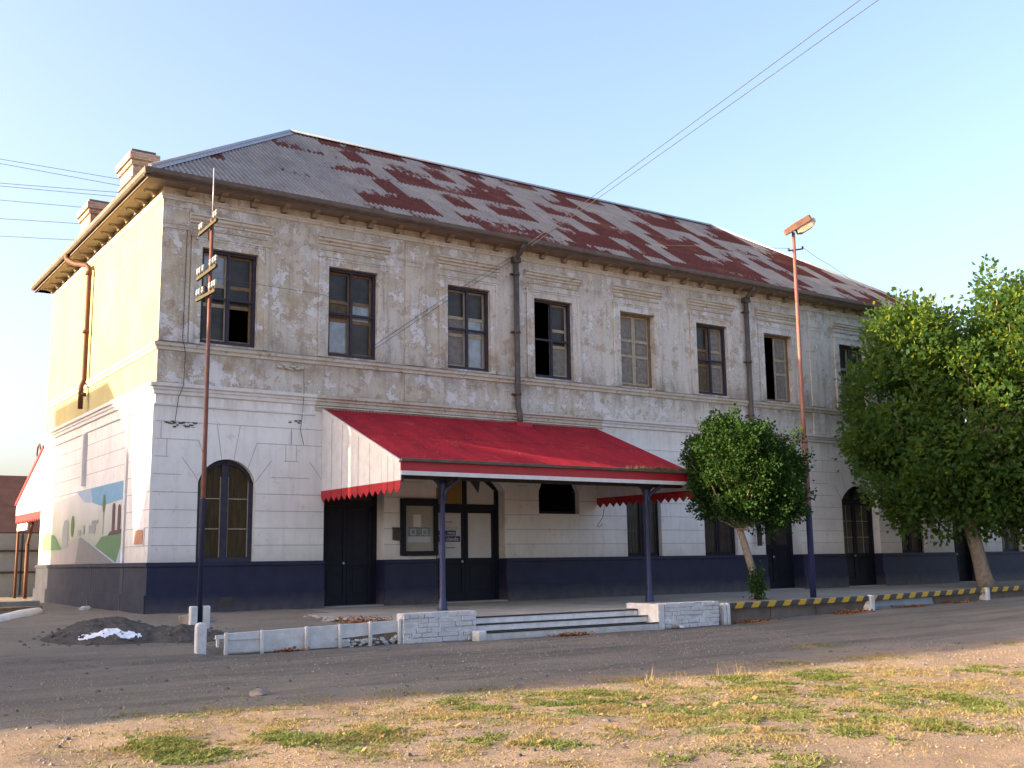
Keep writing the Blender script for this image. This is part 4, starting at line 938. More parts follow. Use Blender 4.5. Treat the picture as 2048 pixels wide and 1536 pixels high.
# far shed and its weeds beyond the tracks
fs = thing('far_shed', (-2, 40, 0), 'low dark shed with a rusty patched roof far beyond the left corner', 'shed')
w = MB(); w.box(-16, 9, 40, 52, -.5, 3.1); w.build('wall', 'old_shed_wall', fs)
w = MB(); w.prism([(39.4, 2.95), (46, 6.6), (52.6, 2.95), (52.6, 2.85), (46, 6.45), (39.4, 2.85)], 'x', -16.4, 9.4); w.build('roof', 'shaded_rust', fs)
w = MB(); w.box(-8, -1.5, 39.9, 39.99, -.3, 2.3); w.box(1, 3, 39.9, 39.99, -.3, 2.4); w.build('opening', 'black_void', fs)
w = MB(); w.box(-14, -.75, 8.2, 8.5, -.2, .06); tag(w.build('kerb', 'concrete', None, .02), 'pale concrete kerb crossing behind the left corner of the station', 'kerb')
w = MB(); w.box(-14, 1.2, 19.5, 19.8, -.3, .35); tag(w.build('low_wall', 'tan_rock', None, .03), 'low stone wall beyond the tracks at the left edge', 'wall')

# ------------------------------------------------------------------ platform, walls, steps, kerbs
w = MB()
slab = [(3.65, -.06), (3.75, -.8), (3.3, -1.5), (3.0, -2.3), (2.7, -3.2), (2.85, -4.0), (2.6, -4.7), (2.9, -5.5), (3.3, -6.0), (3.3, -6.85), (4.64, -6.85), (4.64, -6.62), (9.52, -6.62), (9.52, -6.85), (60, -6.85), (60, -.06)]
w.prism(slab, 'z', -.8, -.12); pl = w.build('platform', 'paving', None, .01); tag(pl, 'worn raised pavement along the station front', kind='structure')
w = MB()
for (a, b) in doors: w.box(a + .01, b - .01, -.06, .6, -.8, -.121)
o = w.build('doorway_floor', 'paving', ST)
def rough_wall(name, x0, x1, y0, y1, zb, zt, lab, seed):
    """a lumpy hand painted brick wall: fine boxes of bricks with uneven faces"""
    r_ = random.Random(seed); w = MB(); rows = 6; h = (zt - zb) / rows
    w.box(x0 + .02, x1 - .02, y0 + .022, y1 - .02, zb - .1, zt - .012)
    for k in range(rows):
        x = x0 - (0.11 if k % 2 else 0) - r_.uniform(0, .08)
        while x < x1:
            L = r_.choice((.11, .23, .24, .36, .5)) * r_.uniform(.9, 1.1); xa = max(x, x0); xb = min(x + L, x1)
            if xb - xa > .03 and r_.random() > .07:
                j = r_.uniform(-.018, .010); g = .006
                w.box(xa + g, xb - g, y0 + j, y0 + .05, zb + h * k + g * .6 + r_.uniform(-.012, .008), zb + h * (k + 1) - g * .6 + (r_.uniform(-.014, .012) if k == rows - 1 else 0))
            x += L
        for xs in (x0, x1 - .05):
            w.box(xs - (.008 if xs == x0 else 0), xs + .05 + (.008 if xs != x0 else 0), y0 + .05, y1, zb + h * k + .004, zb + h * (k + 1) - .004)
    w.box(x0 + .01, x1 - .01, y0 + .02, y1, zt - .01, zt + .006)
    return tag(w.build(name, 'painted_brick', None, .010), lab, 'brick wall', 'whitewashed brick walls beside the steps')
rough_wall('brick_wall', 2.95, 4.66, -7.14, -6.87, -.56, .02, 'crumbling whitewashed brick wall on the left of the steps', 3)
rough_wall('brick_wall', 9.62, 11.35, -7.42, -7.12, -.56, .0, 'whitewashed brick wall on the right of the steps', 5)
w = MB(); w.box(9.42, 9.61, -7.42, -6.3, -.6, .0); tag(w.build('stair_cheek', 'whitewash', None, .015), 'white side cheek closing the steps on the right', 'stair wall')
stp = thing('entrance_steps', (7.1, -7, -.6), 'three broad white painted steps with dark nosings leading up to the canopy', 'steps')
sx0, sx1 = (4.72, 4.67, 4.67), (9.41, 9.41, 9.41)
for k, (yy, z) in enumerate(((-7.42, -.41), (-7.05, -.265), (-6.70, -.135))):
    w = MB(); w.box(sx0[k], sx1[k], yy, -6.3, -.75 if k == 0 else z - .14, z - .02); w.build('riser', 'whitewash', stp, .01)
    w = MB(); w.box(sx0[k], sx1[k], yy - .02, yy + .05, z - .02, z + .008); w.build('nosing', 'dark_timber', stp, .008)
w = MB(); w.box(4.50, 4.71, -7.46, -7.2, -.62, -.37); tag(w.build('plaster_block', 'whitewash', None, .03), 'rounded white block at the left foot of the steps', 'block')
# low board with posts retaining the soil on the left
lb = thing('retaining_board', (1.1, -7.0, -.55), 'long low white board wall with small posts left of the brick wall', 'board wall')
w = MB()
w.prism([(-.62, -.55), (.2, -.55), (1.78, -.55), (1.86, -.42), (1.5, -.40), (2.93, -.32), (2.93, -.10), (-.62, -.19)], 'y', -7.03, -6.97)
w.build('board', 'whitewash', lb, .005)
w = MB(); w.box(-.55, .05, -7.05, -7.03, -.31, -.29); w.box(-.55, .05, -7.05, -7.03, -.53, -.51); w.build('batten', 'whitewash', lb)
for xx in (-.62, .06, .93, 1.62, 2.26, 2.90):
    w = MB(); w.box(xx - .03, xx + .03, -7.10, -7.04, -.60, -.10 - .09 * (2.9 - xx) / 3.5 + .02); w.build('post', 'whitewash', lb, .008)
w = MB(); w.box(-.80, -.62, -7.06, -7.0, -.28, -.21); w.box(-.78, -.74, -7.06, -7.0, -.42, -.28); w.build('rail_end', 'whitewash', lb)
r_ = random.Random(11); w = MB()
for _ in range(46):
    x = r_.uniform(1.7, 2.9); z = r_.uniform(-.57, -.42); s_ = r_.uniform(.03, .07)
    w.lathe((x, -6.98 + r_.uniform(-.03, .03), z), [(s_ * .6, -s_ * .4), (s_, 0), (s_ * .7, s_ * .45)], 6)
tag(w.build('rubble', 'whitewash'), 'whitewashed rubble stones showing under the broken board', 'rubble', kind='stuff')
# broken edge of the pavement on the left
w = MB()
for _ in range(170):
    t = r_.random(); k = int(t * 8); t = t * 8 - k; a, b = slab[1 + k], slab[min(2 + k, 9)]
    x = a[0] + (b[0] - a[0]) * t + r_.uniform(-.25, .05); y = a[1] + (b[1] - a[1]) * t + r_.uniform(-.1, .1); s_ = r_.uniform(.02, .09)
    w.lathe((x, y, -.17 + r_.uniform(-.05, .02)), [(s_ * .6, -s_ * .4), (s_, 0), (s_ * .6, s_ * .5)], 6)
tag(w.build('broken_pavement_edge', 'concrete'), 'broken concrete lumps along the left edge of the pavement', 'rubble', kind='stuff')

# bollards and black and yellow barrier rails, kerb under them
def bollard(x, y, zb, zt, lab, double=False, wdt=.15):
    w = MB(); xs = [(x - .085, x - .01), (x + .035, x + .13)] if double else [(x - wdt / 2, x + wdt / 2)]
    for a, b in xs:
        w.prism([(a, zb - .15), (b, zb - .15), (b, zt - .04), (b - .02, zt - .008), ((a + b) / 2, zt), (a + .02, zt - .008), (a, zt - .04)], 'y', y - .07, y + .07)
    if double: w.box(x - .02, x + .04, y - .05, y + .05, zb - .15, zt - .2)
    else: w.prism([(y + .07, zb), (y + .30, zb), (y + .07, zt - .12)], 'x', x - .05, x + .05)
    return tag(w.build('bollard', 'whitewash', None, .014), lab, 'bollard', 'white concrete bollards of the barrier')
bollard(11.62, -7.33, -.56, -.05, 'split double white bollard at the right end of the brick wall', True)
bollard(17.32, -7.20, -.44, -.03, 'single white bollard in the middle of the yellow and black rail')
bollard(22.75, -7.20, -.34, .03, 'single white bollard by the trunk of the plane tree')
bollard(28.3, -7.20, -.25, .08, 'white bollard beyond the plane tree, at the right end of the rails')
def rail(xa, za, xb, zb_, lab):
    w = MB(); w.obox((xa, -7.16, za), (xb, -7.16, zb_), .09, .14); tag(w.build('barrier_rail', 'hazard', None, .015), lab, 'barrier rail', 'yellow and black striped barrier rails')
rail(11.76, -.14, 17.24, -.12, 'yellow and black striped rail from the split bollard past the small tree')
rail(17.40, -.12, 22.67, -.05, 'yellow and black striped rail between the single bollards')
rail(22.83, -.05, 28.2, .0, 'yellow and black striped rail running right from the plane tree')
w = MB(); xx = 11.9
while xx < 40:
    L = 1.72; w.box(xx, xx + L - .02, -6.98, -6.84, -.8, -.16 + .012 * max(0, min(xx - 17, 10))); xx += L
tag(w.build('pavement_kerb', 'kerb_stone', None, .015), 'dark stone kerb edging the pavement behind the striped rails', kind='structure')
w = MB(); w.prism([(-7.05, -.42), (-7.02, -.18), (-7.0, -.18), (-7.03, -.42)], 'x', 17.45, 20.3); w.box(17.45, 20.3, -7.08, -7.04, -.37, -.34); tag(w.build('metal_sheet', 'blue_sheet'), 'pale blue metal sheet leaning on the kerb below the rail', 'metal sheet')

# litter of dry leaves: one heap in each corner
def litter(x0, x1, y0, y1, zf, n_, lab, mat='orange_leaf', size=.03, seed=1):
    r_ = random.Random(seed); w = MB(); cx, cy = (x0 + x1) / 2, (y0 + y1) / 2
    for _ in range(n_):
        x = min(max(r_.gauss(cx, (x1 - x0) / 4), x0), x1); y = min(max(r_.gauss(cy, (y1 - y0) / 4), y0), y1); z = zf + abs(r_.gauss(0, .03))
        a = r_.uniform(0, 6.28); q = size * r_.uniform(.5, 1.4); ti = r_.uniform(-.8, .8); u = Vector((math.cos(a), math.sin(a), ti * .6)) * q; v = Vector((-math.sin(a), math.cos(a), r_.uniform(-.8, .8))) * q * .7
        p = Vector((x, y, z)); w.face([p - u, p - v, p + u, p + v])
    return tag(w.build('leaf_litter', mat, None, fix=False), lab, 'dry leaves', 'heaps of dry leaves', kind='stuff')
litter(2.4, 3.6, -6.6, -4.6, -.17, 900, 'orange dry leaves behind the left brick wall', seed=2)
litter(.2, .9, -7.25, -7.08, -.56, 130, 'reddish weeds and leaves at the foot of the white board', seed=3)
litter(6.2, 7.4, -7.75, -7.45, -.56, 260, 'dry leaves at the foot of the bottom step', seed=4)
litter(11.8, 13.6, -7.6, -7.05, -.55, 650, 'orange leaves beside the split bollard', seed=6)
litter(15.6, 17.2, -7.6, -7.05, -.47, 800, 'orange leaves left of the middle bollard', seed=7)
litter(18.2, 19.6, -7.5, -7.1, -.42, 300, 'orange leaves in front of the pale metal sheet', seed=8)
litter(20.4, 21.8, -7.6, -7.0, -.38, 500, 'orange leaves between the metal sheet and the plane tree', seed=9)

# ------------------------------------------------------------------ left foreground things
mo = MB(); NX, NY = 150, 100
def mound_h(u, v):
    r = math.hypot(u, v); h = .42 * max(0, 1 - r ** 1.6) ** 1.1
    h2 = .22 * max(0, 1 - math.hypot((u - .95) / .85, (v + .1) / .75) ** 2)
    return max(h, h2)
vs = []
for j in range(NY + 1):
    for i in range(NX + 1):
        u = -1.15 + 3.05 * i / NX; v = -1.15 + 2.3 * j / NY
        # long axis lies along (0.95,-0.32)
        x = -2.05 + .92 * 1.25 * u + .38 * .75 * v; y = -4.75 - .36 * 1.25 * u + .92 * 1.05 * v
        h = mound_h(u, v); b = gz(x, y)
        nz = (.07 * noise.noise(Vector((x * 2.1, y * 2.1, 1))) + .035 * noise.noise(Vector((x * 6, y * 6, 1))) + .02 * noise.noise(Vector((x * 17, y * 17, 1)))) * min(1, h * 6)
        vs.append((x, y, b + (h + nz if h > 0 else -.04)))
i0 = len(mo.v); mo.v += vs
for j in range(NY):
    for i in range(NX): a = j * (NX + 1) + i; mo.f.append((a, a + 1, a + NX + 2, a + NX + 1)); mo.m.append(0); mo.smooth.append(True)
tag(mo.build('earth_mound', 'mound', None, fix=False), 'heap of dark grey earth left of the white post', 'earth heap')
MOUND = vs
w = MB(); r_ = random.Random(4)
idx = {}
for j in range(NY):
    for i in range(NX):
        u = -1.15 + 3.05 * (i + .5) / NX; v = -1.15 + 2.3 * (j + .5) / NY
        d = ((u - .02) / .46) ** 2 + ((v + .70) / .13) ** 2 + 1.1 * noise.noise(Vector((u * 5, v * 7, 3))) + .5 * noise.noise(Vector((u * 14, v * 20, 3)))
        if d < .8:
            q = [MOUND[a] for a in (j * (NX + 1) + i, j * (NX + 1) + i + 1, (j + 1) * (NX + 1) + i + 1, (j + 1) * (NX + 1) + i)]
            w.face([(p[0], p[1], p[2] + .012) for p in q])
tag(w.build('lime_patch', 'lime', None, fix=False), 'bright white lime spilt on the front of the earth heap', 'lime', kind='stuff')
w = MB(); w.prism([(-1.27, -.75), (-1.09, -.75), (-1.085, -.02), (-1.11, .03), (-1.18, .045), (-1.25, .03), (-1.275, -.02)], 'y', -7.42, -7.28)
tag(w.build('white_post', 'whitewash', None, .025), 'short thick white concrete post standing in front of the telegraph post', 'post')
tp = thing('telegraph_post', (-.42, -5.0, -.35), 'slim rusty telegraph post with three crossarms and white insulators', 'telegraph post')
w = MB(); w.tube([(-.42, -5, -.3), (-.42, -5, 3), (-.415, -5, 8.15)], [.052, .046, .036], 10); w.build('pole', 'telegraph_iron', tp)
w = MB()
for s_ in (-1, 1): w.box(-.42 + s_ * .125 - .07, -.42 + s_ * .125 + .07, -5.08, -4.92, -.5, .24)
w.build('concrete_clamp', 'whitewash', tp, .025)
w = MB(); w.tube([(-.41, -5, 8.1), (-.41, -5, 9.25)], .013, 6); w.build('antenna', 'galvanised', tp)
ins = [(.0, .06), (.035, .07), (.05, .08), (.05, .13), (.03, .15), (.042, .17), (.042, .21), (.02, .24)]
for z, hw, n_ in ((7.95, .40, 4), (6.98, .44, 4), (6.50, .36, 4)):
    dirv = Vector((.03, 1.0, 0)) if z > 6.6 else Vector((-.03, 1.0, 0))
    c = Vector((-.50, -5.0, z)); w = MB(); w.obox(c - dirv * hw * 1.5, c + dirv * hw * 1.5, .05, .065); w.obox(c + Vector((0, 0, -.0)), c + Vector((.05, .08, -.25)), .02, .02); ca = w.build('crossarm', 'olive_wood', tp)
    for k in (-1.4, -1.05, 1.0, 1.35):
        p = c + dirv * hw * k; w = MB(); up_ = Vector((0, 0, 1))
        w._lathe(p + Vector((0, 0, .045)), up_, [(.010, 0), (.010, .05), (.034, .055), (.038, .08), (.026, .11), (.036, .12), (.036, .15), (.018, .18)], 10, 0); w.build('insulator', 'porcelain', ca)
    if z < 7.5:
        for k in (-.6, .5):
            p = c + dirv * hw * k; w = MB(); w._lathe(p + Vector((0, 0, .045)), Vector((0, 0, 1)), [(.010, 0), (.010, .04), (.034, .045), (.038, .08), (.026, .11), (.036, .12), (.036, .15), (.018, .18)], 10, 0); w.build('insulator', 'porcelain', ca)
def wire(name, pts, r, lab, group='thin overhead wires', sag=0.0, cat='wire'):
    P = []
    for k in range(len(pts) - 1):
        a, b = Vector(pts[k]), Vector(pts[k + 1]); N = 14
        for q in range(N + (1 if k == len(pts) - 2 else 0)):
            t = q / N; p = a.lerp(b, t); p.z -= sag * 4 * t * (1 - t) * (b - a).length * .01; P.append(p)
    w = MB(); w.tube(P, r, 5); return tag(w.build(name, 'wire_black', None, fix=False), lab, cat, group)
wire('overhead_wire', [(10.60, -.35, 10.28), (8.0, -15, 10.97), (7.1, -20, 11.2)], .008, 'upper of the two wires rising to the top right corner')
wire('overhead_wire', [(10.66, -.35, 10.22), (8.5, -15, 11.10), (7.75, -20, 11.4)], .008, 'lower of the two wires rising to the top right corner')
wire('wall_cable', [(10.58, -.16, 10.2), (8.4, -.12, 8.75), (5.9, -.10, 6.95)], .007, 'upper thin cable slanting across the plaster down to the second window', 'cables strung across the front')
wire('wall_cable', [(10.62, -.16, 10.1), (8.4, -.14, 8.62), (5.9, -.12, 6.85)], .007, 'lower thin cable slanting across the plaster down to the second window', 'cables strung across the front')
wire('wall_cable', [(.62, -.06, 9.4), (.60, -.06, 6.55), (.62, -.14, 6.4), (.68, -.06, 6.2), (.62, -.19, 5.4), (.55, -.05, 5.1), (.48, -.05, 4.45)], .009, 'loose cable hanging down the corner pilaster', 'cables strung across the front')
wire('wall_cable', [(3.83, -.07, 6.1), (3.80, -.18, 5.5), (3.84, -.03, 5.0), (3.78, -.03, 4.5), (3.88, -.03, 4.1)], .007, 'loose cable hanging left of the canopy', 'cables strung across the front')
wire('wall_cable', [(-.42, -5.0, 6.9), (4.3, -.06, 8.2), (6.0, -.06, 7.9)], .005, 'faint cable from the telegraph post to the wall', 'cables strung across the front')
for (a, z0, b, z1), lb_ in zip(((-1.2, 21.0, 5.62, 19.68), (-1.18, 20.81, 5.64, 19.35), (-1.11, 19.61, 5.41, 19.0), (-1.1, 19.49, 5.19, 18.76), (-1.06, 18.78, 3.83, 17.96), (-1.0, 17.81, 3.87, 17.15), (-.95, 16.92, 3.45, 16.29)),
        ('topmost wire left of the chimneys', 'second wire from the top left of the chimneys', 'third wire down left of the chimneys', 'fourth wire down left of the chimneys', 'fifth wire, level with the cap of the left chimney', 'sixth wire, below the cap of the left chimney', 'lowest wire left of the chimneys')):
    wire('track_wire', [(a - (b - a) * 7, 36, z0 + (z0 - z1) * 4.0), (a, 30, z0), (b, 26, z1), (b + (b - a) * 2.2, 22, z1 - (z0 - z1) * 1.6)], .013, lb_, 'wires over the tracks')
V = []; Fc = []; r_ = random.Random(91)
for _ in range(150):
    q = r_.choice(MOUND); s_ = r_.uniform(.012, .05); x, y, z = q[0] + r_.uniform(-.12, .12), q[1] + r_.uniform(-.12, .12), 0
    z = max(q[2], gz(x, y)) + s_ * .2; i = len(V); a0 = r_.uniform(0, 6)
    ring = [(x + s_ * r_.uniform(.8, 1.3) * math.cos(a0 + k * 1.047), y + s_ * r_.uniform(.7, 1.1) * math.sin(a0 + k * 1.047), z - s_ * .4) for k in range(6)]
    ring2 = [(x + (p[0] - x) * .55, y + (p[1] - y) * .55, z + s_ * r_.uniform(.3, .6)) for p in ring]
    V += ring + ring2; Fc += [(i + k, i + (k + 1) % 6, i + 6 + (k + 1) % 6, i + 6 + k) for k in range(6)] + [tuple(i + 6 + k for k in range(6))]
me = bpy.data.meshes.new('clods'); me.from_pydata(V, [], Fc); me.materials.append(M['tan_rock']); me.materials[0] = M['dark_rock']; me.update(); o = bpy.data.objects.new('clods', me); COL.objects.link(o); tag(o, 'loose clods and stones on and around the dark earth heap', 'clods', kind='stuff')
# whitewashed log and plank at the left edge
w = MB(); P = [(-3.6, -1.1, -.13), (-3.2, -.3, -.13), (-2.6, 1.0, -.10), (-1.95, 2.35, -.08)]; w.tube(P, [.17, .16, .17, .15], 12)
tag(w.build('white_log', 'whitewash', None), 'rough whitewashed stone edging lying at the left edge of the picture', 'stone edging')
w = MB(); w.obox((-3.4, 3.2, .0), (-1.5, 4.4, -.02), .2, .09); tag(w.build('plank', 'brown_wood', None, .01), 'brown plank lying on the ground behind the whitewashed edging', 'plank')
def rock(x, y, z, s_, lab, mat='tan_rock', seed=1):
    r_ = random.Random(seed); import bmesh
    bm = bmesh.new(); bmesh.ops.create_icosphere(bm, subdivisions=2, radius=s_)
    for v in bm.verts: v.co *= 1 + .35 * noise.noise(v.co / s_ * 1.3 + Vector((seed, 0, 0))); v.co.z *= .6; v.co.x *= 1.35
    me = bpy.data.meshes.new('rock'); bm.to_mesh(me); bm.free(); me.materials.append(M[mat]); o = bpy.data.objects.new('rock', me); COL.objects.link(o); o.location = (x, y, z); tag(o, lab, 'stone')
rock(-2.36, -13.1, -.55, .10, 'single tan stone lying on the gravel road'); rock(.15, -3.2, -.13, .3, 'flat pale stone beside the telegraph post clamp', 'tan_rock', 3)
rock(9.75, -7.6, -.53, .08, 'dark stone at the right foot of the steps', 'dark_rock', 4); rock(-.55, 3.6, -.05, .12, 'small white stone at the foot of the grey base', 'whitewash', 5)
rock(9.95, -7.62, -.53, .05, 'small white stone at the right foot of the steps', 'whitewash', 6)

# ------------------------------------------------------------------ street lamp
sl = thing('street_lamp', (16.94, -5.56, -.12), 'tall rusty red street lamp post with navy foot and tilted lamp head', 'street lamp')
w = MB(); w.tube([(16.94, -5.56, -.12), (16.94, -5.56, 4.3)], .088, 14); w.tube([(16.94, -5.56, 4.3), (16.94, -5.56, 5.0), (16.98, -5.56, 10.55)], [.07, .06, .048], 12); w.tube([(16.94, -5.56, 4.25), (16.94, -5.56, 4.38)], .098, 14)
w.build('pole', 'lamp_post_paint', sl)
hd = Vector((.76, -.48, .40)).normalized() * .88; a = Vector((16.82, -5.50, 10.55)); 
def headpt(t, s_, h): 
    side = hd.cross(Vector((0, 0, 1))).normalized(); up_ = side.cross(hd).normalized(); return tuple(a + hd * t + side * s_ + up_ * h)
def hull(secs, name, mat, par):
    w = MB()
    for k in range(len(secs) - 1):
        A = [headpt(*p) for p in secs[k]]; B = [headpt(*p) for p in secs[k + 1]]; m_ = len(A)
        for q in range(m_): w.face([A[q], A[(q + 1) % m_], B[(q + 1) % m_], B[q]])
    w.face([headpt(*p) for p in secs[0]]); w.face([headpt(*p) for p in secs[-1]])
    return w.build(name, mat, par, .01)
def sec(t, wd, z0, z1): return [(t, -wd, z0), (t, wd, z0), (t, wd * .85, z1), (t, -wd * .85, z1)]
hull([sec(-.12, .07, -.06, .10), sec(.30, .12, -.03, .17), sec(.85, .14, .03, .22), sec(.92, .12, .06, .20)], 'lamp_head', 'lamp_orange', sl)
hull([sec(.28, .10, -.16, -.032), sec(.45, .125, -.21, -.012), sec(.85, .13, -.16, .028), sec(1.02, .08, -.04, .10)], 'lamp_lens', 'lamp_lens', sl)
w = MB(); w.obox((16.80, -5.5, 9.98), (17.28, -5.62, 10.08), .04, .04); w.tube([(17.28, -5.62, 10.08), (17.28, -5.62, 10.16)], .03, 8); w.tube([(16.80, -5.5, 9.98), (16.80, -5.5, 10.06)], .03, 8); w.build('wire_bracket', 'iron_dark', sl)
wire('lamp_wire', [(17.28, -5.62, 10.14), (20.5, -4, 10.45), (40, 6, 13)], .006, 'faint wire running right from the lamp bracket', sag=1); wire('lamp_wire', [(16.80, -5.5, 10.05), (14.6, -2.0, 10.7)], .006, 'faint wire running left from the lamp bracket')

# ------------------------------------------------------------------ trees
def leaves_mesh(name, mat, par, centres, dirs, size, rng, label=None):
    """one rhombic folded leaf at each centre"""
    n_ = len(centres); c = np.asarray(centres); 
    d = np.asarray(dirs) + rng.normal(0, .55, (n_, 3)); d /= np.linalg.norm(d, axis=1)[:, None]
    r = rng.normal(0, 1, (n_, 3)); s_ = np.cross(d, r); s_ /= np.linalg.norm(s_, axis=1)[:, None]
    L = size * rng.uniform(.6, 1.35, n_)[:, None]; nrm = np.cross(d, s_)
    base = c; tip = c + d * L; mid = c + d * L * .45
    v = np.stack([base, mid + s_ * L * .36 + nrm * L * .1, tip, mid - s_ * L * .36 + nrm * L * .1], 1).reshape(-1, 3)
    lo = v.min(0); hi = v.max(0); cc = np.array([(lo[0] + hi[0]) / 2, (lo[1] + hi[1]) / 2, lo[2]]); v = v - cc
    me = bpy.data.meshes.new(name); me.vertices.add(4 * n_); me.vertices.foreach_set('co', v.ravel())
    me.loops.add(4 * n_); me.loops.foreach_set('vertex_index', np.arange(4 * n_)); me.polygons.add(n_)
    me.polygons.foreach_set('loop_start', np.arange(0, 4 * n_, 4)); me.polygons.foreach_set('loop_total', np.full(n_, 4)); me.update(calc_edges=True); me.validate()
    me.materials.append(M[mat]); o = bpy.data.objects.new(name, me); COL.objects.link(o); o.parent = par; o.location = Vector(cc) - (WLOC[par.name] if par else Vector((0, 0, 0)))
    if par is None: WLOC[o.name] = Vector(cc)
    return o
Rv = np.array([.8245, -.5656, 0]); Fv = np.array([.5602, .8126, 0])
def tree(name, base, label, cat, lobes, n_tw, leaf_size, shoot, per, mat, trunk, limbs, seed, group, up=.5, shell=.55):
    rng = np.random.default_rng(seed); t = thing(name, base, label, cat, group); b = np.array(base)
    vol = np.array([l[1][0] * l[1][1] * l[1][2] for l in lobes]) ** .67; vol /= vol.sum()
    C, Dd = [], []
    tips = []
    for _ in range(n_tw):
        l = lobes[rng.choice(len(lobes), p=vol)]; u = rng.normal(0, 1, 3); u /= np.linalg.norm(u); rr = rng.uniform(shell, 1) ** .6
        loc = np.array([u[0] * l[1][0], u[1] * l[1][1], u[2] * l[1][2]]) * rr
        p = b + Rv * (l[0][0] + loc[0]) + Fv * (l[0][1] + loc[1]) + np.array([0, 0, l[0][2] + loc[2]])
        # clumpiness: thin out by a coarse noise
        if noise.noise(Vector(p * .9)) < -.12 and rng.random() < .8: continue
        out = Rv * u[0] + Fv * u[1] + np.array([0, 0, u[2]]); d = out * .8 + np.array([0, 0, up]) + rng.normal(0, .25, 3); d /= np.linalg.norm(d)
        s_ = shoot * rng.uniform(.5, 1.4) * (1.5 if u[2] > .6 and rng.random() < .3 else 1)
        m_ = int(per * s_ / shoot); ts = rng.uniform(0, 1, m_)
        wdt = (.13 + .20 * (1 - ts)) * min(1, shoot * 1.4)
        jit = rng.normal(0, 1, (m_, 3)) * wdt[:, None]
        pts = p + d * (ts * s_)[:, None] + jit
        C.append(pts); jd = jit / (np.linalg.norm(jit, axis=1)[:, None] + 1e-6); Dd.append(jd * .8 + d * .6 + np.array([0, 0, -.15])); tips.append((p, d, s_))
    C = np.concatenate(C); Dd = np.concatenate(Dd); ok = C[:, 2] > b[2] + 1.0; C = C[ok]; Dd = Dd[ok]
    leaves_mesh('crown', mat, t, C, Dd, leaf_size, rng)
    w = MB(); w.tube([tuple(b + np.array(p)) for p, r in trunk], [r for p, r in trunk], 14); w.build('trunk', 'bark', t, fix=False)
    w = MB(); top = b + np.array(trunk[-1][0])
    pick = rng.choice(len(tips), min(limbs, len(tips)), replace=False)
    for k in pick:
        p, d, s_ = tips[k]; m1 = top * .55 + p * .45 + np.array([0, 0, -.15]) + rng.normal(0, .12, 3)
        w.tube([tuple(top - np.array([0, 0, .15])), tuple(m1), tuple(p), tuple(p + d * s_ * .7)], [trunk[-1][1] * .5, trunk[-1][1] * .3, .018, .008], 6)
    w.build('limbs', 'bark', t, fix=False)
    return t
tree('small_tree', (14.74, -5.5, -.14), 'small round topped tree with a leaning mottled trunk right of the canopy', 'tree',
     [((-.50, 0, 3.72), (1.12, 1.2, 1.0)), ((.20, 0, 3.50), (1.12, 1.2, .95)), ((-.84, 0, 2.95), (.70, .85, .60)), ((.66, 0, 2.75), (.66, .8, .62)), ((.0, 0, 2.45), (.85, .8, .42)), ((-1.15, 0, 2.4), (.3, .35, .2)), ((-.7, 0, 4.55), (.28, .3, .4)), ((0.1, 0, 4.4), (.28, .3, .35))],
     1150, .085, .32, 74, 'privet_leaf',
     [((.12, -.05, 0), .17), ((.03, .0, .15), .125), ((-.10, .03, .8), .105), ((-.26, .12, 1.5), .10), ((-.42, .2, 2.1), .085)], 60, 21, 'street trees along the pavement', up=.55, shell=.35)
litter(14.3, 15.2, -5.7, -5.3, -.13, 60, 'dead leaves at the foot of the small tree', seed=14)
rng = np.random.default_rng(4); cpts = np.array([14.62, -5.62, .3]) + rng.normal(0, 1, (900, 3)) * np.array([.10, .10, .22]); cpts[:, 2] = np.maximum(cpts[:, 2], -.1)
sk = leaves_mesh('basal_shoots', 'privet_leaf', None, cpts, np.tile([0, 0, 1.0], (900, 1)), .07, rng); tag(sk, 'bushy green shoots round the foot of the small tree', 'shrub')
tree('plane_tree', (26.3, -4.8, -.12), 'big dense plane tree, top in sunlight, with a thick pale trunk at the right', 'tree',
     [((0.98, .3, 5.0), (3.4, 2.6, 2.8)), ((-2.32, .2, 5.9), (1.35, 1.6, 1.5)), ((-1.92, .3, 8.0), (1.15, 1.2, 1.15)), ((2.58, .4, 8.0), (1.9, 2.0, 2.1)), ((0.08, .5, 7.3), (1.7, 1.6, 1.25)), ((-1.92, 0, 4.0), (1.7, 1.6, 1.3)), ((-1.12, 0, 2.7), (1.5, 1.3, .8)), ((2.98, 0, 3.6), (2.6, 2.2, 1.9)), ((1.58, .3, 9.7), (.5, .5, .8)), ((-0.97, .3, 9.2), (.32, .35, .6)), ((0.08, .3, 8.7), (.3, .35, .5)), ((-2.32, .3, 9.2), (.35, .4, .5)), ((-3.32, 0, 4.5), (.5, .6, .35)), ((-3.22, 0, 6.9), (.4, .5, .35))],
     2500, .185, .70, 44, 'plane_leaf',
     [((.22, -.1, -.05), .34), ((.12, -.05, .3), .27), ((0, .0, 1.0), .235), ((-.22, .1, 2.2), .22), ((-.3, .2, 3.4), .18)], 90, 22, 'street trees along the pavement', up=.75, shell=.45)
tree('plane_tree', (34.5, -5.6, -.1), 'farther plane tree cut by the right edge of the picture', 'tree',
     [((-.2, 0, 6.0), (4.0, 3.8, 3.6)), ((-1.0, 0, 9.3), (2.4, 2.4, 2.3)), ((-3.0, 0, 7.5), (1.6, 1.8, 2.2))],
     1300, .18, .8, 42, 'plane_leaf', [((0, 0, -.05), .3), ((0, 0, 1.5), .22), ((0, 0, 3.2), .18)], 40, 23, 'street trees along the pavement', up=.8, shell=.5)

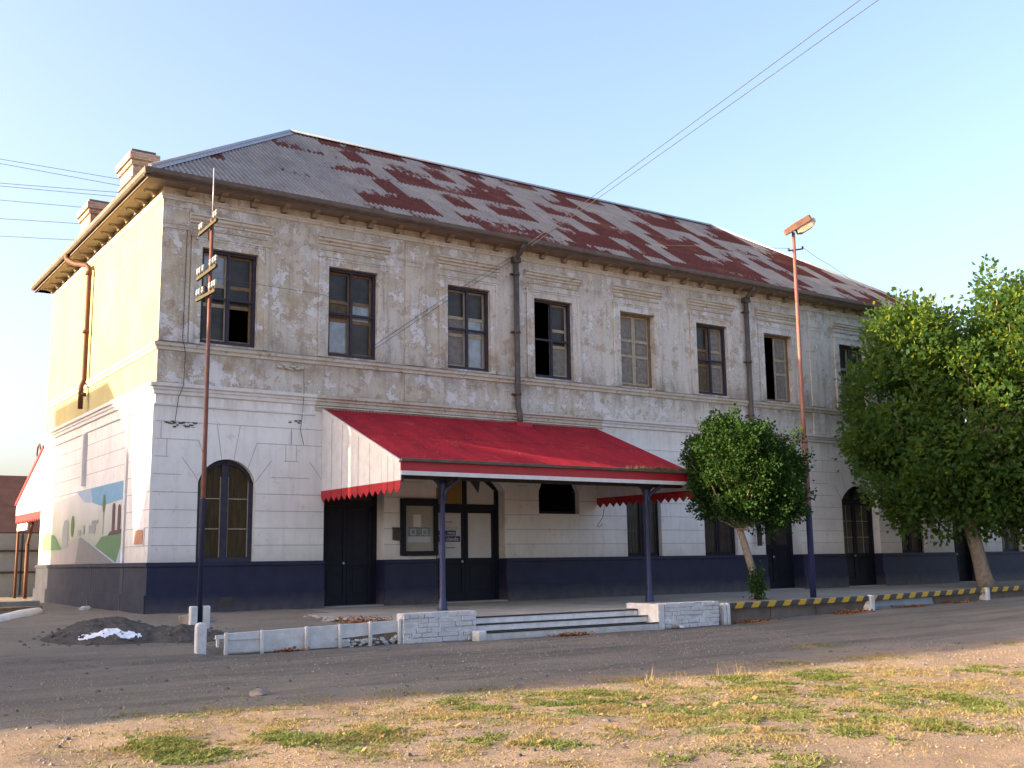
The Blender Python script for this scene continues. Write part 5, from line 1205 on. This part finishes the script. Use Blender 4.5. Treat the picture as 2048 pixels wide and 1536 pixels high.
# ------------------------------------------------------------------ grass, weeds and stones on the verge
PATCH = [(0.38, -16.25, 0.91, 0.72), (3.12, -16.48, 0.43, 0.81), (4.48, -16.31, 0.39, 0.6), (3.55, -18.29, 0.67, 0.79), (3.88, -19.03, 0.38, 0.67), (-1.72, -17.86, 0.41, 0.37), (-4.46, -16.2, 0.59, 0.67), (-3.48, -16.48, 0.66, 0.39), (1.82, -18.42, 0.42, 0.43), (0.81, -18.03, 0.55, 0.48), (-0.84, -19.75, 0.45, 0.42), (1.95, -19.65, 0.43, 0.44), (1.16, -19.5, 0.28, 0.41), (-2.48, -16.56, 0.44, 0.36), (-0.81, -15.66, 0.45, 0.33), (6.91, -17.21, 0.41, 0.54), (1.13, -15.88, 0.37, 0.46)]
DRY = [(-3.53, -14.38, 0.94, 0.38), (-2.67, -15.57, 0.48, 0.34), (-1.43, -16.15, 0.57, 0.36), (-0.54, -18.17, 0.56, 0.35), (5.27, -14.72, 0.66, 0.45), (7.18, -15.08, 0.62, 0.5), (8.14, -13.09, 0.51, 0.53), (-2.12, -18.86, 0.33, 0.25), (10.89, -15.04, 0.34, 0.44), (2.2, -15.3, .8, .5), (0, -17.2, 1.2, .7), (4.0, -17.3, 1.0, .7), (-3, -17.5, .9, .6), (2.4, -17.0, .9, .5), (5.6, -16.2, .8, .6), (0.4, -18.8, .9, .6)]
def tufts(name, mat, patches, dens, hmin, hmax, wd, lab, seed, flat=.5, thr=.0, spread=1.0):
    """blades scattered over the patches and thinned by a ragged noise so that no patch keeps a clean outline"""
    rng = np.random.default_rng(seed); V = []
    for (x, y, rx, ry) in patches:
        k = int(dens * rx * ry * 3.14 * spread * spread)
        for _ in range(k):
            c = rng.normal(0, .55 * spread, 2) * [rx, ry]
            px = x + c[0] * .82 + c[1] * .3; py = y - c[0] * .5 + c[1] * .8
            nn = noise.noise(Vector((px * 1.7, py * 1.7, seed))) + .7 * noise.noise(Vector((px * 5.5, py * 5.5, seed))) + .5 * noise.noise(Vector((px * 15, py * 15, seed)))
            if nn < thr: continue
            hs = min(1.0, .45 + nn)
            z = gz(px, py) - .004; a = rng.uniform(0, 6.28); h = rng.uniform(hmin, hmax) * hs; q = wd * rng.uniform(.6, 1.4); lx, ly = rng.normal(0, flat, 2) * h
            V += [(px - q * math.cos(a), py - q * math.sin(a), z), (px + q * math.cos(a), py + q * math.sin(a), z), (px + lx + q * .3, py + ly, z + h), ]
    n_ = len(V) // 3; me = bpy.data.meshes.new(name); me.from_pydata(V, [], [(3 * i, 3 * i + 1, 3 * i + 2) for i in range(n_)]); me.materials.append(M[mat]); me.update()
    o = bpy.data.objects.new(name, me); COL.objects.link(o); tag(o, lab, 'grass', kind='stuff')
tufts('weeds', 'weed_leaf', PATCH, 5200, .012, .05, .012, 'low green weeds in patches on the sunlit verge', 31, 1.3, .04, 1.25)
tufts('dry_grass', 'dry_grass', DRY + PATCH + [(1.0, -17.5, 4.5, 2.2), (-3, -16.4, 2.0, .8), (4.5, -17.2, 2.5, 1.4)], 1700, .015, .05, .006, 'sparse straw coloured grass on the sunlit verge', 32, 1.2, .12, 1.2)
tufts('short_grass', 'weed_leaf', DRY + [(1.5, -17.0, 4.5, 1.8)], 1300, .01, .035, .009, 'thin green grass between the patches of weeds', 33, 1.2, .16, 1.1)
tufts('trackside_weeds', 'weed_leaf', [(-.8, 21, 2.0, .8), (-1.6, 24, 3, 1)], 260, .3, .9, .03, 'tall sunlit weeds beyond the tracks at the left edge', 34, .4)
tufts('tall_stalks', 'dry_grass', [(2.2, -15.3, .35, .2), (3.4, -15.6, .3, .2)], 160, .12, .30, .004, 'tall thin dry stalks at the edge of the road', 35, .25)
rng = np.random.default_rng(8); V = []; Fc = []
for _ in range(5200):
    x = rng.uniform(-6, 11); y = rng.uniform(-20.5, -7.8)
    s_ = rng.uniform(.006, .02) * (1.6 if rng.random() < .04 else 1); z = gz(x, y) + s_ * .2; i = len(V)
    V += [(x + s_, y, z), (x, y + s_ * .8, z), (x - s_ * .9, y, z), (x, y - s_, z), (x, y, z + s_ * .8)]
    Fc += [(i, i + 1, i + 4), (i + 1, i + 2, i + 4), (i + 2, i + 3, i + 4), (i + 3, i, i + 4)]
me = bpy.data.meshes.new('pebbles'); me.from_pydata(V, [], Fc); me.materials.append(M['tan_rock']); me.update(); o = bpy.data.objects.new('pebbles', me); COL.objects.link(o); tag(o, 'small pebbles strewn over the road and verge', 'pebbles', kind='stuff')
V = []; Fc = []; r_ = random.Random(77)
for _ in range(170):
    x = r_.uniform(-5.5, 10.5); y = r_.uniform(-20, -7.9); s_ = r_.uniform(.018, .045); z = gz(x, y) + s_ * .15; i = len(V); a0 = r_.uniform(0, 6)
    ring = [(x + s_ * r_.uniform(.8, 1.3) * math.cos(a0 + k * 1.047), y + s_ * r_.uniform(.7, 1.1) * math.sin(a0 + k * 1.047), z - s_ * .3) for k in range(6)]
    ring2 = [(x + (p[0] - x) * .6, y + (p[1] - y) * .6, z + s_ * r_.uniform(.3, .55)) for p in ring]
    V += ring + ring2; Fc += [(i + k, i + (k + 1) % 6, i + 6 + (k + 1) % 6, i + 6 + k) for k in range(6)] + [tuple(i + 6 + k for k in range(6))]
me = bpy.data.meshes.new('gravel_stones'); me.from_pydata(V, [], Fc); me.materials.append(M['dark_rock']); me.update(); o = bpy.data.objects.new('gravel_stones', me); COL.objects.link(o); tag(o, 'dark loose stones scattered on the road and verge', 'stones', kind='stuff')
litter(-3.2, 4.2, -18.8, -15.2, -.60, 120, 'tan fallen leaves scattered on the sunlit verge', 'tan_leaf', .036, 41)

# ------------------------------------------------------------------ unseen blocks added outside the frame, shaped to throw the long shadows
nb = thing('forecourt_shade_block', (-29, 2, -.4), 'unseen brick block left of the forecourt, added to shade the ground and canopy', 'shadow block')
w = MB(); w.prism([(-5.9, -.5), (-5.9, 5.2), (-2.1, 9.9), (2.0, 12.4), (5.0, 13.3), (9.05, 13.4), (9.1, 10.6), (10.4, 8.6), (10.6, -.5)], 'x', -33, -25); w.build('wall', 'shade_block_brick', nb)  # guessed profile, stepped to shade the canopy yet leave the end wall lit
w = MB(); w.box(-24.99, -24.9, -2, 1, -.4, 2.6); w.build('door', 'dark_timber', nb)
ns = thing('end_wall_shade_block', (-16, 11, -.2), 'unseen stepped block beside the tracks, added to cast the end wall shadow', 'shed')
w = MB(); w.prism([(6.8, -.4), (6.8, 5.2), (7.7, 6.8), (8.2, 8.8), (9.1, 9.8), (9.7, 10.2), (16.4, 10.2), (15.9, 8.0), (15.7, -.4)], 'x', -18, -14); w.build('wall', 'shade_block_wall', ns)  # guessed outline, traced back from the shadow on the end wall
w = MB(); w.box(-13.99, -13.92, 9, 12, -.2, 3.2); w.build('door', 'dark_timber', ns)
